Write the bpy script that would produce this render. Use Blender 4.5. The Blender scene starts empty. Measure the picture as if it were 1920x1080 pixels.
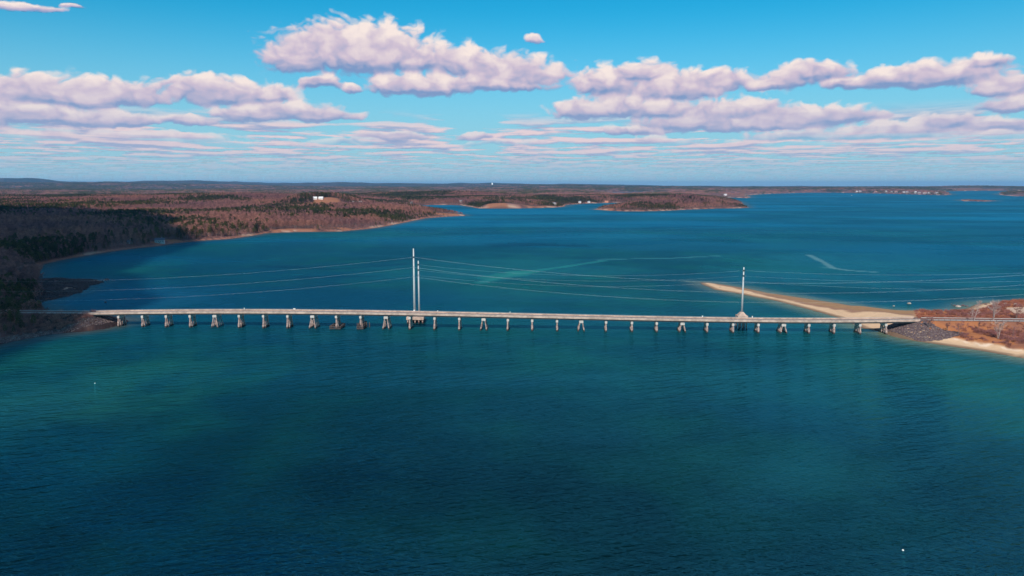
import bpy, bmesh, math, random
import numpy as np
from mathutils import Vector
random.seed(7); rng = np.random.default_rng(7)
S = bpy.context.scene; COL = S.collection
# ------------------------------------------------------------------ camera
F, CX, CY, HY, H = 1350.0, 960.0, 540.0, 346.0, 107.0
T = math.atan((CY-HY)/F)
cd = bpy.data.cameras.new('camera'); cam = bpy.data.objects.new('camera', cd); COL.objects.link(cam)
cd.sensor_width = 36; cd.lens = 36*F/1920; cd.clip_start = 1; cd.clip_end = 200000
cam.location = (0, 0, H); cam.rotation_euler = (math.pi/2-T, 0, 0); S.camera = cam
S.view_settings.view_transform = 'Standard'; S.view_settings.look = 'None'
S.view_settings.exposure = 0; S.view_settings.gamma = 1; S.view_settings.use_curve_mapping = False
SUN_EL, SUN_AZ = math.radians(43), math.radians(192)      # azimuth clockwise from +Y: behind the camera, a little to its left
sd = (math.sin(SUN_AZ)*math.cos(SUN_EL), math.cos(SUN_AZ)*math.cos(SUN_EL), math.sin(SUN_EL))
SKY_TINT = (.07, .98, 1.17); VEIL = (164, 202, 222)
sl = bpy.data.lights.new('sun', 'SUN'); sl.energy = 4.6; sl.angle = math.radians(.53); sl.color = (1, .88, .76)
sun = bpy.data.objects.new('sun', sl); COL.objects.link(sun)
sun.rotation_euler = Vector(sd).to_track_quat('Z', 'Y').to_euler()

# ------------------------------------------------------------------ node helpers
class NT:
    def __init__(s, tree): s.t = tree; s.n = tree.nodes; s.l = tree.links
    def new(s, typ, **kw):
        n = s.n.new(typ)
        for k, v in kw.items(): setattr(n, k, v)
        return n
    def put(s, sock, v):
        if v is None: return
        if hasattr(v, 'is_linked') or hasattr(v, 'links'): s.l.new(v, sock)
        else: sock.default_value = v
    def m(s, op, a, b=None, c=None, clamp=False):
        n = s.new('ShaderNodeMath', operation=op, use_clamp=clamp)
        s.put(n.inputs[0], a); s.put(n.inputs[1], b); s.put(n.inputs[2], c); return n.outputs[0]
    def v(s, op, a, b=None):
        n = s.new('ShaderNodeVectorMath', operation=op); s.put(n.inputs[0], a); s.put(n.inputs[1], b)
        return n.outputs['Value'] if op in ('LENGTH', 'DOT_PRODUCT', 'DISTANCE') else n.outputs[0]
    def xyz(s, x, y, z=0.0):
        n = s.new('ShaderNodeCombineXYZ'); s.put(n.inputs[0], x); s.put(n.inputs[1], y); s.put(n.inputs[2], z); return n.outputs[0]
    def sep(s, v):
        n = s.new('ShaderNodeSeparateXYZ'); s.put(n.inputs[0], v); return n.outputs
    def ss(s, x, a, b, lo=0.0, hi=1.0):
        n = s.new('ShaderNodeMapRange', interpolation_type='SMOOTHSTEP'); s.put(n.inputs[0], x)
        for i, q in enumerate((a, b, lo, hi)): s.put(n.inputs[1+i], q)
        return n.outputs[0]
    def mix(s, f, a, b, mode='MIX'):
        n = s.new('ShaderNodeMix', data_type='RGBA', blend_type=mode, clamp_factor=True)
        s.put(n.inputs[0], f)
        for i, q in ((6, a), (7, b)): s.put(n.inputs[i], tuple(q)+(1,) if isinstance(q, tuple) and len(q) == 3 else q)
        return n.outputs[2]
    def noise(s, vec, scale, detail=4, rough=.55, dist=0.0):
        n = s.new('ShaderNodeTexNoise'); s.put(n.inputs['Vector'], vec)
        n.inputs['Scale'].default_value = scale; n.inputs['Detail'].default_value = detail
        n.inputs['Roughness'].default_value = rough; n.inputs['Distortion'].default_value = dist
        return n.outputs['Fac']
def lin(r, g, b):
    f = lambda c: c/255/12.92 if c/255 <= .04045 else ((c/255+.055)/1.055)**2.4
    return (f(r), f(g), f(b))

# ------------------------------------------------------------------ world: nishita sky with a cumulus layer
def direction(px, py):
    x, y = (px-CX)/F, (CY-py)/F
    return (x, math.cos(T)+y*math.sin(T), -math.sin(T)+y*math.cos(T))
def az_el(px, py):
    d = direction(px, py); return math.atan2(d[0], d[1])*F, math.atan2(d[2], math.hypot(d[0], d[1]))*F
# cumulus clouds of the photograph: centre, half width, half height
CLOUDS = [(655,72,150,62),(560,95,60,36),(720,80,85,50),(790,100,60,30),(880,105,95,38),(960,125,110,36),(800,152,105,26),(755,155,60,18),
 (930,150,120,22),(1000,72,18,14),(1130,145,70,38),(1200,128,60,26),(1265,150,110,34),(1340,142,80,22),(1520,128,75,26),(1450,150,60,16),
 (1600,152,60,14),(1680,142,80,16),(1760,128,110,26),(1850,112,50,14),(1880,152,60,24),(1900,190,50,16),
 (60,152,100,32),(150,168,110,28),(225,165,75,28),(375,152,70,26),(420,165,100,28),(500,165,60,22),(600,150,42,14),(655,162,18,10),
 (80,215,90,20),(160,212,75,24),(60,205,60,18),(250,225,50,14),(350,223,44,14),(470,205,80,24),(560,200,95,24),(600,212,70,16),
 (1090,200,62,26),(1170,190,60,30),(1240,195,60,30),(1330,200,60,34),(1400,195,75,30),(1300,225,110,20),(1420,225,120,22),(1500,210,130,26),(1560,212,70,20),
 (1180,245,70,12),(740,252,70,11),(690,262,36,8),(885,250,34,12),(300,258,150,14),(120,255,120,14),(430,268,80,9),(620,266,60,9),(960,266,70,10),(860,270,40,8),
 (1250,262,60,10),(1400,268,60,10),(1560,270,70,9),(1640,245,140,18),(1500,252,100,12),(1780,225,66,16),(1700,238,80,12),(1880,228,50,14),(1870,255,80,12),(1720,265,90,9),
 (30,8,55,8),(130,10,24,5),(-60,190,90,40),(2000,170,90,30)]

# ---- numpy gradient noise
PERM = np.random.default_rng(3).permutation(4096).astype(np.int64)
_an = np.random.default_rng(4).uniform(0, 2*math.pi, 4096); GX, GY = np.cos(_an), np.sin(_an)
def perlin(x, y):
    xi = np.floor(x).astype(np.int64); yi = np.floor(y).astype(np.int64); fx = x-xi; fy = y-yi
    u = fx*fx*fx*(fx*(fx*6-15)+10); v = fy*fy*fy*(fy*(fy*6-15)+10)
    def gr(i, j, dx, dy):
        h = PERM[(PERM[(xi+i) & 4095]+yi+j) & 4095]; return GX[h]*dx+GY[h]*dy
    a = gr(0,0,fx,fy); b = gr(1,0,fx-1,fy); c = gr(0,1,fx,fy-1); d = gr(1,1,fx-1,fy-1)
    return 1.5*((a+(b-a)*u)*(1-v)+(c+(d-c)*u)*v)
def fbm(x, y, o=5, r=.5, billow=False):
    t = 0; amp = 1; n = 0
    for k in range(o):
        p = perlin(x*2**k+17.3*k, y*2**k+9.1*k); t = t+amp*(2*np.abs(p) if billow else p); n += amp; amp *= r
    return t/n
def sst(x, a, b):
    t = np.clip((x-a)/(b-a), 0, 1); return t*t*(3-2*t)
def grid_mesh(name, P, faces_mask=None, attrs=None, mat=None):
    """P (rows, cols, 3) vertices; quads where faces_mask (rows-1, cols-1)"""
    r, c, _ = P.shape; idx = np.arange(r*c).reshape(r, c)
    Q = np.stack([idx[:-1,:-1], idx[:-1,1:], idx[1:,1:], idx[1:,:-1]], -1)
    Q = Q[faces_mask] if faces_mask is not None else Q.reshape(-1, 4)
    used = np.zeros(r*c, bool); used[Q.ravel()] = True
    remap = np.cumsum(used)-1; Q = remap[Q]; pts = P.reshape(-1, 3)[used]
    me = bpy.data.meshes.new(name); me.vertices.add(len(pts)); me.vertices.foreach_set('co', pts.astype(np.float32).ravel())
    me.loops.add(Q.size); me.loops.foreach_set('vertex_index', Q.astype(np.int32).ravel())
    me.polygons.add(len(Q)); me.polygons.foreach_set('loop_start', np.arange(0, Q.size, 4, dtype=np.int32))
    me.update(); me.validate()
    for k, v in (attrs or {}).items():
        if v.ndim == 3:
            at = me.attributes.new(k, 'FLOAT_COLOR', 'POINT'); at.data.foreach_set('color', v.reshape(-1, 4)[used].astype(np.float32).ravel())
        else:
            at = me.attributes.new(k, 'FLOAT', 'POINT'); at.data.foreach_set('value', v.ravel()[used].astype(np.float32))
    me.polygons.foreach_set('use_smooth', np.ones(len(Q), bool))
    if mat: me.materials.append(mat)
    o = bpy.data.objects.new(name, me); COL.objects.link(o); return o

W = bpy.data.worlds.new('World'); S.world = W; W.use_nodes = True
W.cycles.sampling_method = 'MANUAL'; W.cycles.sample_map_resolution = 512
w = NT(W.node_tree); w.n.clear()
x, y, z = w.sep(w.new('ShaderNodeTexCoord').outputs['Generated'])
sky = w.new('ShaderNodeTexSky', sky_type='NISHITA'); sky.sun_disc = False
sky.sun_elevation = SUN_EL; sky.sun_rotation = SUN_AZ; sky.altitude = 0; sky.air_density = 1; sky.dust_density = .4; sky.ozone_density = 2.5
base = w.mix(1.0, sky.outputs[0], SKY_TINT, 'MULTIPLY')
base = w.mix(w.ss(z, .24, -.01, 0, .95), base, tuple(c*10 for c in lin(*VEIL)))     # pale air low over the horizon, all round
bg = w.new('ShaderNodeBackground'); bg.inputs[1].default_value = .1; w.put(bg.inputs[0], base)
w.l.new(bg.outputs[0], w.new('ShaderNodeOutputWorld').inputs[0])

# ---- the clouds: a backdrop far beyond the hills, clear wherever there is no cloud
CB = np.array([(*az_el(px, py), rx, ry) for px, py, rx, ry in CLOUDS])
def cumulus(U, V):
    """density, height within the cloud (-1 base .. 1 top) and puffs, by direction"""
    wx = fbm(U/95, V/60, 2); wy = fbm(U/95+50, V/60+7, 2)
    u = U+wx*20+fbm(U/26, V/17, 3, .5)*9; v = V+wy*9+fbm(U/26+9, V/17+4, 3, .5)*4
    E = np.zeros(U.shape); Hh = np.zeros(U.shape); K = 7
    for cu, cv, rx, ry in CB:
        ok = (np.abs(U-cu) < rx*2.3+60) & (np.abs(V-cv) < ry*2.6+40)
        dv = v[ok]-(cv-ry*.45); q = np.where(dv > 0, dv/(ry*1.10), dv/(ry*.58))   # flat base, domed top
        e = np.exp(K*(1-np.sqrt(((u[ok]-cu)/(rx*1.04))**2+q*q)))
        E[ok] += e; Hh[ok] += e*np.clip(q, -1.3, 1.3)
    acc = np.log(E+1e-9)/K
    puff = fbm(u/50, v/30, 3, .5, True)
    fine = fbm(U/14, V/7.5, 4, .6)
    return np.minimum(acc, .6)+(np.minimum(puff, .95)-.50)*.42+fine*.06, Hh/(E+1e-9), puff, fine
def layer(U, V, seed=0.0):
    el = np.maximum(V/F, .010); r = 1/np.tan(el); az = U/F
    px, py = np.sin(az)*r, np.cos(az)*r
    return fbm(px*.62+seed, py*.5, 6, .55)*1.0+fbm(px*.16, py*.16+5, 2)*.3
def clouds(U, V):
    d0, hh, puff, fine = cumulus(U, V); e = 3.0
    dn = cumulus(U+e*.4, V-e)[0]
    rel = np.clip((dn-d0)*.95, -.2, .28)
    a = sst(d0, -.02, .32)*sst(V, 60, 95)
    light = .44+hh*.46+(np.minimum(puff, .95)-.48)*.5+rel+fine*.10-sst(-hh, .1, .9)*.12
    lit, mid, dark = (np.array(lin(*c)) for c in ((250, 234, 227), (207, 192, 211), (126, 154, 198)))
    L = np.clip(light, 0, 1)[..., None]
    c = np.where(L > .5, mid+(lit-mid)*((L-.5)*2), dark+(mid-dark)*(L*2))
    # streaks of farther clouds near the horizon, and the same layer outside the picture
    l0 = layer(U, V); l1 = layer(U, V+4+V*.02)
    lm = np.maximum(sst(V, 136, 96), np.maximum(sst(V, 345, 420), sst(np.abs(U), 960, 1060)))
    la = sst(l0, -.17, .08)*lm*(.3+.7*sst(V, 5, 60))*.95
    s = np.clip(.5+(l0-l1)*3.0+fbm(U/30, V/7, 3)*.3, 0, 1)[..., None]
    cl = np.array(lin(160, 172, 206))*(1-s)+np.array(lin(236, 212, 216))*s
    fz = sst(V, 90, 5)[..., None]*.7
    cl = cl*(1-fz)+np.array(lin(160, 188, 212))*fz
    A = a+la*(1-a)
    C = (c*a[..., None]+cl*(la*(1-a))[..., None])/np.maximum(A, 1e-4)[..., None]
    fz = (sst(V, 190, 70)*.4)[..., None]*a[..., None]; C = C*(1-fz)+np.array(lin(172, 184, 212))*fz
    return np.concatenate([C, A[..., None]], -1)
uc = np.unique(np.concatenate([np.arange(-2600, -960, 14), np.arange(-960, 960, 1.55), np.arange(960, 2600, 14)]))
vc = np.concatenate([np.arange(4, 128, 1.15), np.arange(128, 352, 1.5), np.arange(352, 1700, 13)])
UU, VV = np.meshgrid(uc, vc)
CC = clouds(UU, VV); fade = sst(np.abs(UU), 2590, 2200)*sst(VV, 1690, 1400)*sst(VV, 4, 12); CC[..., 3] *= fade
R = 130000.0
PP = np.stack([R*np.sin(UU/F)*np.cos(VV/F), R*np.cos(UU/F)*np.cos(VV/F), H+R*np.sin(VV/F)], -1)
cm = bpy.data.materials.new('cloud_vapour'); cm.use_nodes = True; c_ = NT(cm.node_tree); c_.n.clear(); cm.cycles.emission_sampling = 'NONE'
at = c_.new('ShaderNodeAttribute', attribute_name='tint'); em = c_.new('ShaderNodeEmission'); c_.put(em.inputs[0], at.outputs['Color'])
mx = c_.new('ShaderNodeMixShader'); c_.put(mx.inputs[0], at.outputs['Alpha'])
c_.l.new(c_.new('ShaderNodeBsdfTransparent').outputs[0], mx.inputs[1]); c_.l.new(em.outputs[0], mx.inputs[2])
c_.l.new(mx.outputs[0], c_.new('ShaderNodeOutputMaterial').inputs[0])
al = CC[..., 3]; keep = (np.maximum.reduce([al[:-1,:-1], al[1:,:-1], al[:-1,1:], al[1:,1:]]) > .003)
so = grid_mesh('sky', PP, keep, {'tint': CC}, cm); so['kind'] = 'structure'

# ================================================================== ground
def at(px, py, z=0.0):
    d = direction(px, py); t = (z-H)/d[2]; return (d[0]*t, d[1]*t)
def at_y(px, py, Y):                               # point of the pixel's ray at distance Y
    d = direction(px, py); t = Y/d[1]; return (d[0]*t, Y, H+d[2]*t)
SHORE = dict(
 mainland=[(-900,900),(-300,705),(5,645),(40,637),(100,627),(150,621),(190,616),(222,608),(236,600),(218,597),(190,593),(150,591),(120,588),(92,584),(80,575),(78,566),(110,560),(100,556),(122,557),(128,552),(150,549),(142,545),(165,540),(158,536),(185,531),(170,525),(120,524),(82,527),
   (72,520),(78,505),(84,495),(120,487),(160,480),(200,473),(250,466),(300,461),(330,456),(380,451),(430,448),(480,441),(500,437),(560,435),(640,434),(700,428),(730,423),(760,417),(800,409),(840,406),(872,404.5),(868,402.5),(850,400),(815,394),(780,390),
   (763,387.5),(775,385.5),(820,384),(862,384.5),(882,388),(898,390.5),(940,391),(985,390.5),(1040,389),(1058,387.5),(1062,384),(1090,382),(1130,380.8),(1165,380),(1190,379.6),(1182,384),(1150,387),(1112,392.5),(1140,395),(1180,396.5),(1240,395.5),(1290,393),(1340,391),(1385,390.5),(1404,389.2),(1396,386),(1392,380),(1380,376),(1352,373.5),(1345,371.2),
   (1362,370),(1400,371.5),(1408,369.5),(1396,367),(1420,364.5),(1450,363.2),(1500,361.5),(1560,361.2),(1620,362),(1680,363.5),(1740,365.2),(1772,366),(1785,364.2),(1768,361),(1775,358.5),(1840,357.5),(1900,358),(2100,357),(2700,357),(2700,351),(-900,351)],
 headland=[(1312,529.5),(1330,530),(1390,539),(1440,549),(1500,558),(1560,567),(1620,577),(1680,584),(1740,585),(1790,584),(1812,579),(1830,571),(1860,567),(1915,566),(2000,560),(2300,548),(2500,600),(2300,760),(2050,697),(1915,671),(1840,658),(1760,646),(1712,639),(1680,631),(1650,622),(1618,616),(1600,608),(1570,595),(1520,581),(1450,563.5),(1400,553.5),(1340,543),(1316,533)],
 island=[(1800,375),(1815,373.6),(1850,375.5),(1870,376.6),(1845,377.8),(1806,377)],
 far_island=[(1872,363.5),(1890,360.5),(1960,359),(2300,360),(2300,372),(1960,369),(1905,368),(1880,366)])
LAKES = [[(1128,363),(1145,360.2),(1200,359.6),(1248,361.6),(1256,364.5),(1230,367),(1180,366.8),(1140,366)]]
PXc = np.arange(-620, 2560, 2.1)
PYc = np.concatenate([np.arange(349.6, 375, .32), np.arange(375, 420, .5), np.arange(420, 500, .8), np.arange(500, 665, .75), np.arange(665, 1500, 5)])
gx, gy = np.meshgrid((PXc-CX), PYc)
def ground_xy(pxo, py):                            # fan-shaped grid round the camera's foot
    y_ = (CY-py)/F; dz = -math.sin(T)+y_*math.cos(T); dy = math.cos(T)+y_*math.sin(T); t = -H/dz
    Y = dy*t; X = pxo/F/math.cos(T)*Y; return X, Y
GXw, GYw = ground_xy(gx, gy); GD = np.hypot(GXw, GYw)
def poly_sd(X, Y, poly):
    """signed distance (m), positive inside"""
    sh = X.shape; X = X.ravel(); Y = Y.ravel(); best = np.full(X.shape, 1e18); ins = np.zeros(X.shape, bool); n = len(poly)
    for i in range(n):
        ax, ay = poly[i]; bx, by = poly[(i+1) % n]; ex, ey = bx-ax, by-ay
        t = np.clip(((X-ax)*ex+(Y-ay)*ey)/(ex*ex+ey*ey+1e-9), 0, 1)
        best = np.minimum(best, (X-ax-t*ex)**2+(Y-ay-t*ey)**2)
        c = (ay > Y) != (by > Y)
        if abs(ey) > 1e-9: ins ^= c & (X < ax+(Y-ay)*ex/ey)
    d = np.sqrt(best); return np.where(ins, d, -d).reshape(sh)
WP = {k: [at(*p) for p in v] for k, v in SHORE.items()}; WL = [[at(*p) for p in v] for v in LAKES]
# ---- bridge geometry, needed by the ground at both ends
BA, BB = np.array(at(215, 613)), np.array(at(1620, 627)); BD = (BB-BA)/np.linalg.norm(BB-BA); BN = np.array([-BD[1], BD[0]])   # BN points away from the camera
def along(px):                                      # position along the bridge of a picture column (near face)
    k = (px-CX)/F/math.cos(T)                       # X = k*Y approx on the near-face plane
    return (k*BA[1]-BA[0])/(BD[0]-k*BD[1])
def face_z(px, py):
    s_ = along(px); Y = BA[1]+BD[1]*s_; return at_y(px, py, Y)[2]
_zp = [(160,592.6),(215,592.2),(300,591.8),(440,591.3),(600,591.2),(720,592.5),(813,593.9),(906,596.6),(1000,599.6),(1090,602),(1160,603.6),(1283,605),(1425,606),(1640,606.6),(1732,606.8)]
ZS = np.array([along(a) for a, b in _zp]); ZZ = np.array([face_z(a, b) for a, b in _zp])
_c = np.polyfit(ZS, ZZ, 4)
def deck_z(s_): return np.polyval(_c, np.clip(s_, ZS[0], ZS[-1]))   # underside of the girders
S0, S1 = along(160), along(1732); BW = 9.6; DH = 1.75             # ends, width, girder underside to road
def bpt(s_, n_, z_): p = BA+BD*s_+BN*(n_+.9); return (p[0], p[1], z_)
def road_line(X, Y):
    """distance from the road's axis past each abutment and the road's height there"""
    rx, ry = X-BA[0], Y-BA[1]; s_ = rx*BD[0]+ry*BD[1]; n_ = rx*BN[0]+ry*BN[1]-.9-BW/2
    return s_, n_
print('bridge ends', S0, S1, ZZ)

KNOLLS = [(*at(600, 376, 45), 230, 30), (*at(944, 380, 25), 200, 16), (*at(520, 372, 40), 500, 14), (*at(1280, 378, 20), 260, 14), (*at(300, 378, 30), 700, 18), (*at(820, 366, 30), 800, 16)]
CLEAR = []                                          # treeless spots: x, y, half-length across, half-length along view, tint
def value(X, Y, sc, o=4, seed=0.0): return fbm(X/sc+seed, Y/sc+seed*1.7, o, .5)
def height(X, Y, sd, kind):
    D = np.hypot(X, Y)
    n = value(X, Y, 60, 3)
    beach = np.clip(sd*.09, -4, 1.6)
    if kind == 'mainland':
        z_ = beach+sst(sd, 8, 35)*4+sst(sd, 20, 380)*(17+value(X, Y, 1300, 4)*22)*sst(D, 700, 2600)
        z_ += sst(sd, 20, 120)*4*sst(D, 1500, 600)
        far = sst(D, 6500, 15000)
        z_ += far*sst(sd, 0, 900)*np.clip(value(X, Y, 5200, 5, 3.3)+.12, 0, 1)*(150-90*sst(X, -9000, 9000))
        z_ += sst(D, 16000, 26000)*sst(-X/D, -.5, .55)*np.clip(value(X, Y, 7000, 4, 8.1)+.55, 0, 1.2)*300
        z_ = np.where(sd > 0, z_+n*.7*sst(sd, 4, 30), z_)
    elif kind == 'headland':
        s_, n_ = road_line(X, Y)
        right = sst(X, 265, 300)
        z_ = beach*(1-.25*(1-right))+sst(sd, 9, 26)*3.6*right+n*.35*sst(sd, 5, 20)
        z_ = np.where(sd > 0, z_+sst(n_, 8, -4)*0, z_)
    else:
        z_ = beach+sst(sd, 15, 120)*6
    if kind == 'mainland':
        for kx, ky, kr, kh in KNOLLS: z_ = z_+kh*sst(np.hypot(X-kx, Y-ky), kr, kr*.15)*sst(sd, 0, 60)
    if kind in ('mainland', 'headland'):
        s_, n_ = road_line(X, Y)
        for end, sg in ((S1, 1), (S0, -1)):
            if (sg > 0) != (kind == 'headland'): continue
            q = (s_-end)*sg; top = deck_z(end)+DH-.12-(np.clip(q, 0, 200)*.004)
            dd = np.maximum(np.abs(n_)-(BW/2+1.2), 0); dd = np.hypot(dd, np.maximum(-q, 0))
            emb = top-dd*(.44 if True else .5)-.25*(n*2+1)*np.clip(dd, 0, 1)
            z_ = np.where((q > -24), np.maximum(z_, np.where(sd > -3, emb, -9)), z_)
            z_ = np.where((q > 0) & (np.abs(n_) < BW/2+1), top, z_)
    return z_
GROUND = {}
def region(kind):
    sd = poly_sd(GXw, GYw, WP[kind])
    if kind == 'mainland':
        for L in WL: sd = np.minimum(sd, -poly_sd(GXw, GYw, L))
    wob = value(GXw, GYw, 26, 4)*3.0*sst(GD, 300, 900)+value(GXw, GYw, 140, 3)*14*sst(GD, 1200, 3000)
    sd = sd+np.clip(wob, -np.abs(sd)-6, np.abs(sd)+6) if kind != 'island' else sd
    return sd
SDs = {k: region(k) for k in SHORE}

# ================================================================== materials
def material(name, col, rough=.8, var=.25, scale=1.0, bump=0.0, spec=.3, col2=None, coord='Object', attr=None):
    m = bpy.data.materials.new(name); m.use_nodes = True; n = NT(m.node_tree); b = n.n['Principled BSDF']
    b.inputs['Roughness'].default_value = rough; b.inputs['Specular IOR Level'].default_value = spec
    tc = n.new('ShaderNodeTexCoord').outputs[coord] if coord != 'World' else n.new('ShaderNodeNewGeometry').outputs['Position']
    f = n.noise(tc, scale, 5, .6)
    lo = tuple(c*(1-var) for c in col); hi = col2 or tuple(min(1, c*(1+var)) for c in col)
    if attr:
        a_ = n.new('ShaderNodeAttribute', attribute_name=attr).outputs['Color']
        k = n.m('MULTIPLY_ADD', f, 2*var, 1-var); c = n.v('MULTIPLY', a_, n.xyz(k, k, k))
    else: c = n.mix(n.ss(f, .3, .7), lo, hi)
    n.put(b.inputs['Base Color'], c)
    if bump:
        bp = n.new('ShaderNodeBump'); bp.inputs['Strength'].default_value = .6; bp.inputs['Distance'].default_value = bump
        n.put(bp.inputs['Height'], f); n.put(b.inputs['Normal'], bp.outputs[0])
    return m
def leafy(name, col, col2, rand=.35, rough=.8, loc_scale=.004):
    """foliage or twigs: hue varies tree by tree and stand by stand"""
    m = bpy.data.materials.new(name); m.use_nodes = True; n = NT(m.node_tree); b = n.n['Principled BSDF']
    b.inputs['Roughness'].default_value = rough; b.inputs['Specular IOR Level'].default_value = .1
    oi = n.new('ShaderNodeObjectInfo'); f = n.noise(oi.outputs['Location'], loc_scale, 3, .6)
    k = n.m('ADD', n.ss(f, .35, .65, 0, .7), n.m('MULTIPLY', oi.outputs['Random'], .45), clamp=True)
    c = n.mix(k, col, col2); r = n.m('MULTIPLY_ADD', oi.outputs['Random'], 2*rand, 1-rand)
    n.put(b.inputs['Base Color'], n.v('MULTIPLY', c, n.xyz(r, r, r))); return m
M = dict(
 conc=material('concrete', (.49, .36, .295), .85, .26, .25, 0, .3),
 conc_pale=material('pale_concrete', (.54, .49, .45), .85, .14, .8),
 asphalt=material('asphalt', (.16, .11, .10), .9, .15, .15),
 steel=material('painted_girder_steel', (.035, .045, .05), .6, .2, .4),
 steel_pale=material('galvanised_steel', (.52, .52, .52), .5, .08, .3),
 timber=material('old_timber', (.10, .075, .07), .9, .4, .9),
 joint=material('joint_rubber', (.03, .02, .02), .7, .2, 1),
 wire=material('aluminium_wire', (.75, .74, .74), .45, .05, 1),
 rock=material('pale_rock', (.36, .29, .25), .9, .4, .6, .1),
 darkrock=material('dark_rock', (.115, .08, .085), .9, .45, .5, .1),
 bark=material('grey_bark', (.20, .155, .14), .9, .3, 2),
 birch=material('pale_bark', (.44, .33, .30), .8, .3, 1.5),
 white=material('white_paint', (.78, .77, .74), .5, .06, 2),
 glass=material('window_glass', (.03, .04, .05), .15, .2, 1, 0, .8),
 twig=leafy('bare_twigs', (.19, .095, .11), (.38, .175, .13)),
 needle=leafy('evergreen_needles', (.032, .050, .024), (.10, .095, .028)),
 scrub=leafy('scrub_twigs', (.40, .14, .07), (.24, .11, .11), .45, .9, .02))
# piles: brown jackets, pale above, dark and wet where the tide reaches
pm = bpy.data.materials.new('encased_pile'); pm.use_nodes = True; n = NT(pm.node_tree); b = n.n['Principled BSDF']
gp = n.new('ShaderNodeNewGeometry').outputs['Position']; zz = n.sep(gp)[2]
f = n.noise(gp, .8, 5, .65); c = n.mix(n.ss(f, .35, .65), (.24, .15, .13), (.50, .36, .31))
c = n.mix(n.ss(n.m('ADD', zz, n.m('MULTIPLY', f, 1.2)), 2.1, 1.3), c, (.045, .03, .028)); n.put(b.inputs['Base Color'], c); b.inputs['Roughness'].default_value = .8
M['pile'] = pm

# ================================================================== mesh helpers
class MB:
    def __init__(s): s.v = []; s.f = []
    def box(s, c, sz, ax=None, ay=None, az=None, taper=1.0):
        ax = Vector(ax or (1,0,0)); ay = Vector(ay or (0,1,0)); az = Vector(az or (0,0,1)); c = Vector(c); k = len(s.v)
        for z_ in (-.5, .5):
            t = 1 if z_ < 0 else taper
            for x_, y_ in ((-.5,-.5),(.5,-.5),(.5,.5),(-.5,.5)):
                s.v.append(tuple(c+ax*x_*sz[0]*t+ay*y_*sz[1]*t+az*z_*sz[2]))
        for q in ((0,3,2,1),(4,5,6,7),(0,1,5,4),(1,2,6,5),(2,3,7,6),(3,0,4,7)): s.f.append(tuple(k+i for i in q))
        return s
    def tube(s, pts, rad, n=6, cap=True):
        pts = [Vector(p) for p in pts]; k0 = len(s.v)
        for i, p in enumerate(pts):
            d = (pts[min(i+1, len(pts)-1)]-pts[max(i-1, 0)]).normalized()
            u = d.cross(Vector((0, 0, 1)) if abs(d.z) < .9 else Vector((1, 0, 0))).normalized(); w_ = d.cross(u)
            r = rad[i] if isinstance(rad, (list, tuple)) else rad
            for j in range(n):
                a_ = 2*math.pi*j/n; s.v.append(tuple(p+u*math.cos(a_)*r+w_*math.sin(a_)*r))
        for i in range(len(pts)-1):
            for j in range(n):
                a_ = k0+i*n+j; b_ = k0+i*n+(j+1) % n; s.f.append((a_, b_, b_+n, a_+n))
        if cap: s.f.append(tuple(k0+j for j in range(n))[::-1]); s.f.append(tuple(k0+(len(pts)-1)*n+j for j in range(n)))
        return s
    def tri(s, a, b, c): k = len(s.v); s.v += [tuple(a), tuple(b), tuple(c)]; s.f.append((k, k+1, k+2))
    def mesh(s, name, mat):
        me = bpy.data.meshes.new(name); me.from_pydata(s.v, [], s.f); me.update(); me.materials.append(mat); return me
    def build(s, name, mat, parent=None, smooth=False):
        me = s.mesh(name, mat); o = bpy.data.objects.new(name, me); COL.objects.link(o); o.parent = parent
        if smooth: me.polygons.foreach_set('use_smooth', [True]*len(me.polygons))
        return o
def tag(o, label=None, cat=None, group=None, kind=None):
    if label: o['label'] = label
    if cat: o['category'] = cat
    if group: o['group'] = group
    if kind: o['kind'] = kind
    return o
def empty(name, loc=(0,0,0), rz=0.0, sc=1.0):
    o = bpy.data.objects.new(name, None); COL.objects.link(o); o.location = loc; o.rotation_euler = (0, 0, rz); o.scale = (sc,)*3; return o

# ================================================================== terrain meshes
def sd_at(X, Y, kind):
    X = np.atleast_1d(np.asarray(X, float)); Y = np.atleast_1d(np.asarray(Y, float)); sd = poly_sd(X, Y, WP[kind])
    if kind == 'mainland':
        for L in WL: sd = np.minimum(sd, -poly_sd(X, Y, L))
    D = np.hypot(X, Y); wob = value(X, Y, 26, 4)*3.0*sst(D, 300, 900)+value(X, Y, 140, 3)*14*sst(D, 1200, 3000)
    return sd+np.clip(wob, -np.abs(sd)-6, np.abs(sd)+6) if kind != 'island' else sd
def z_at(X, Y, kind): return height(np.atleast_1d(X), np.atleast_1d(Y), sd_at(X, Y, kind), kind)
def on_terrain(px, py, kind='mainland'):
    """first ground hit by the pixel's ray"""
    d = direction(px, py); Yg = np.geomspace(350, 45000, 5000); t = Yg/d[1]
    zr = H+d[2]*t; zt = z_at(d[0]*t, Yg, kind); hit = np.nonzero((zr <= np.maximum(zt, 0)))[0]
    i = hit[0] if len(hit) else -1
    return float(d[0]*t[i]), float(Yg[i]), float(max(zt[i], 0))
def evergreen(X, Y):
    D = np.hypot(X, Y)
    return value(X, Y, 420, 4, 2.0)+value(X, Y, 60, 2, 6.0)*.35+.5*value(X, Y, 2200, 2, 9.0)
def field(X, Y):
    v = np.zeros(np.shape(X))
    for cx, cy, rx, ry in CLEAR:
        d = np.hypot(cx, cy); ux, uy = cx/d, cy/d
        a_ = ((X-cx)*ux+(Y-cy)*uy)/ry; b_ = ((X-cx)*uy-(Y-cy)*ux)/rx; v = np.maximum(v, 1.35-np.hypot(a_, b_))
    return v
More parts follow.
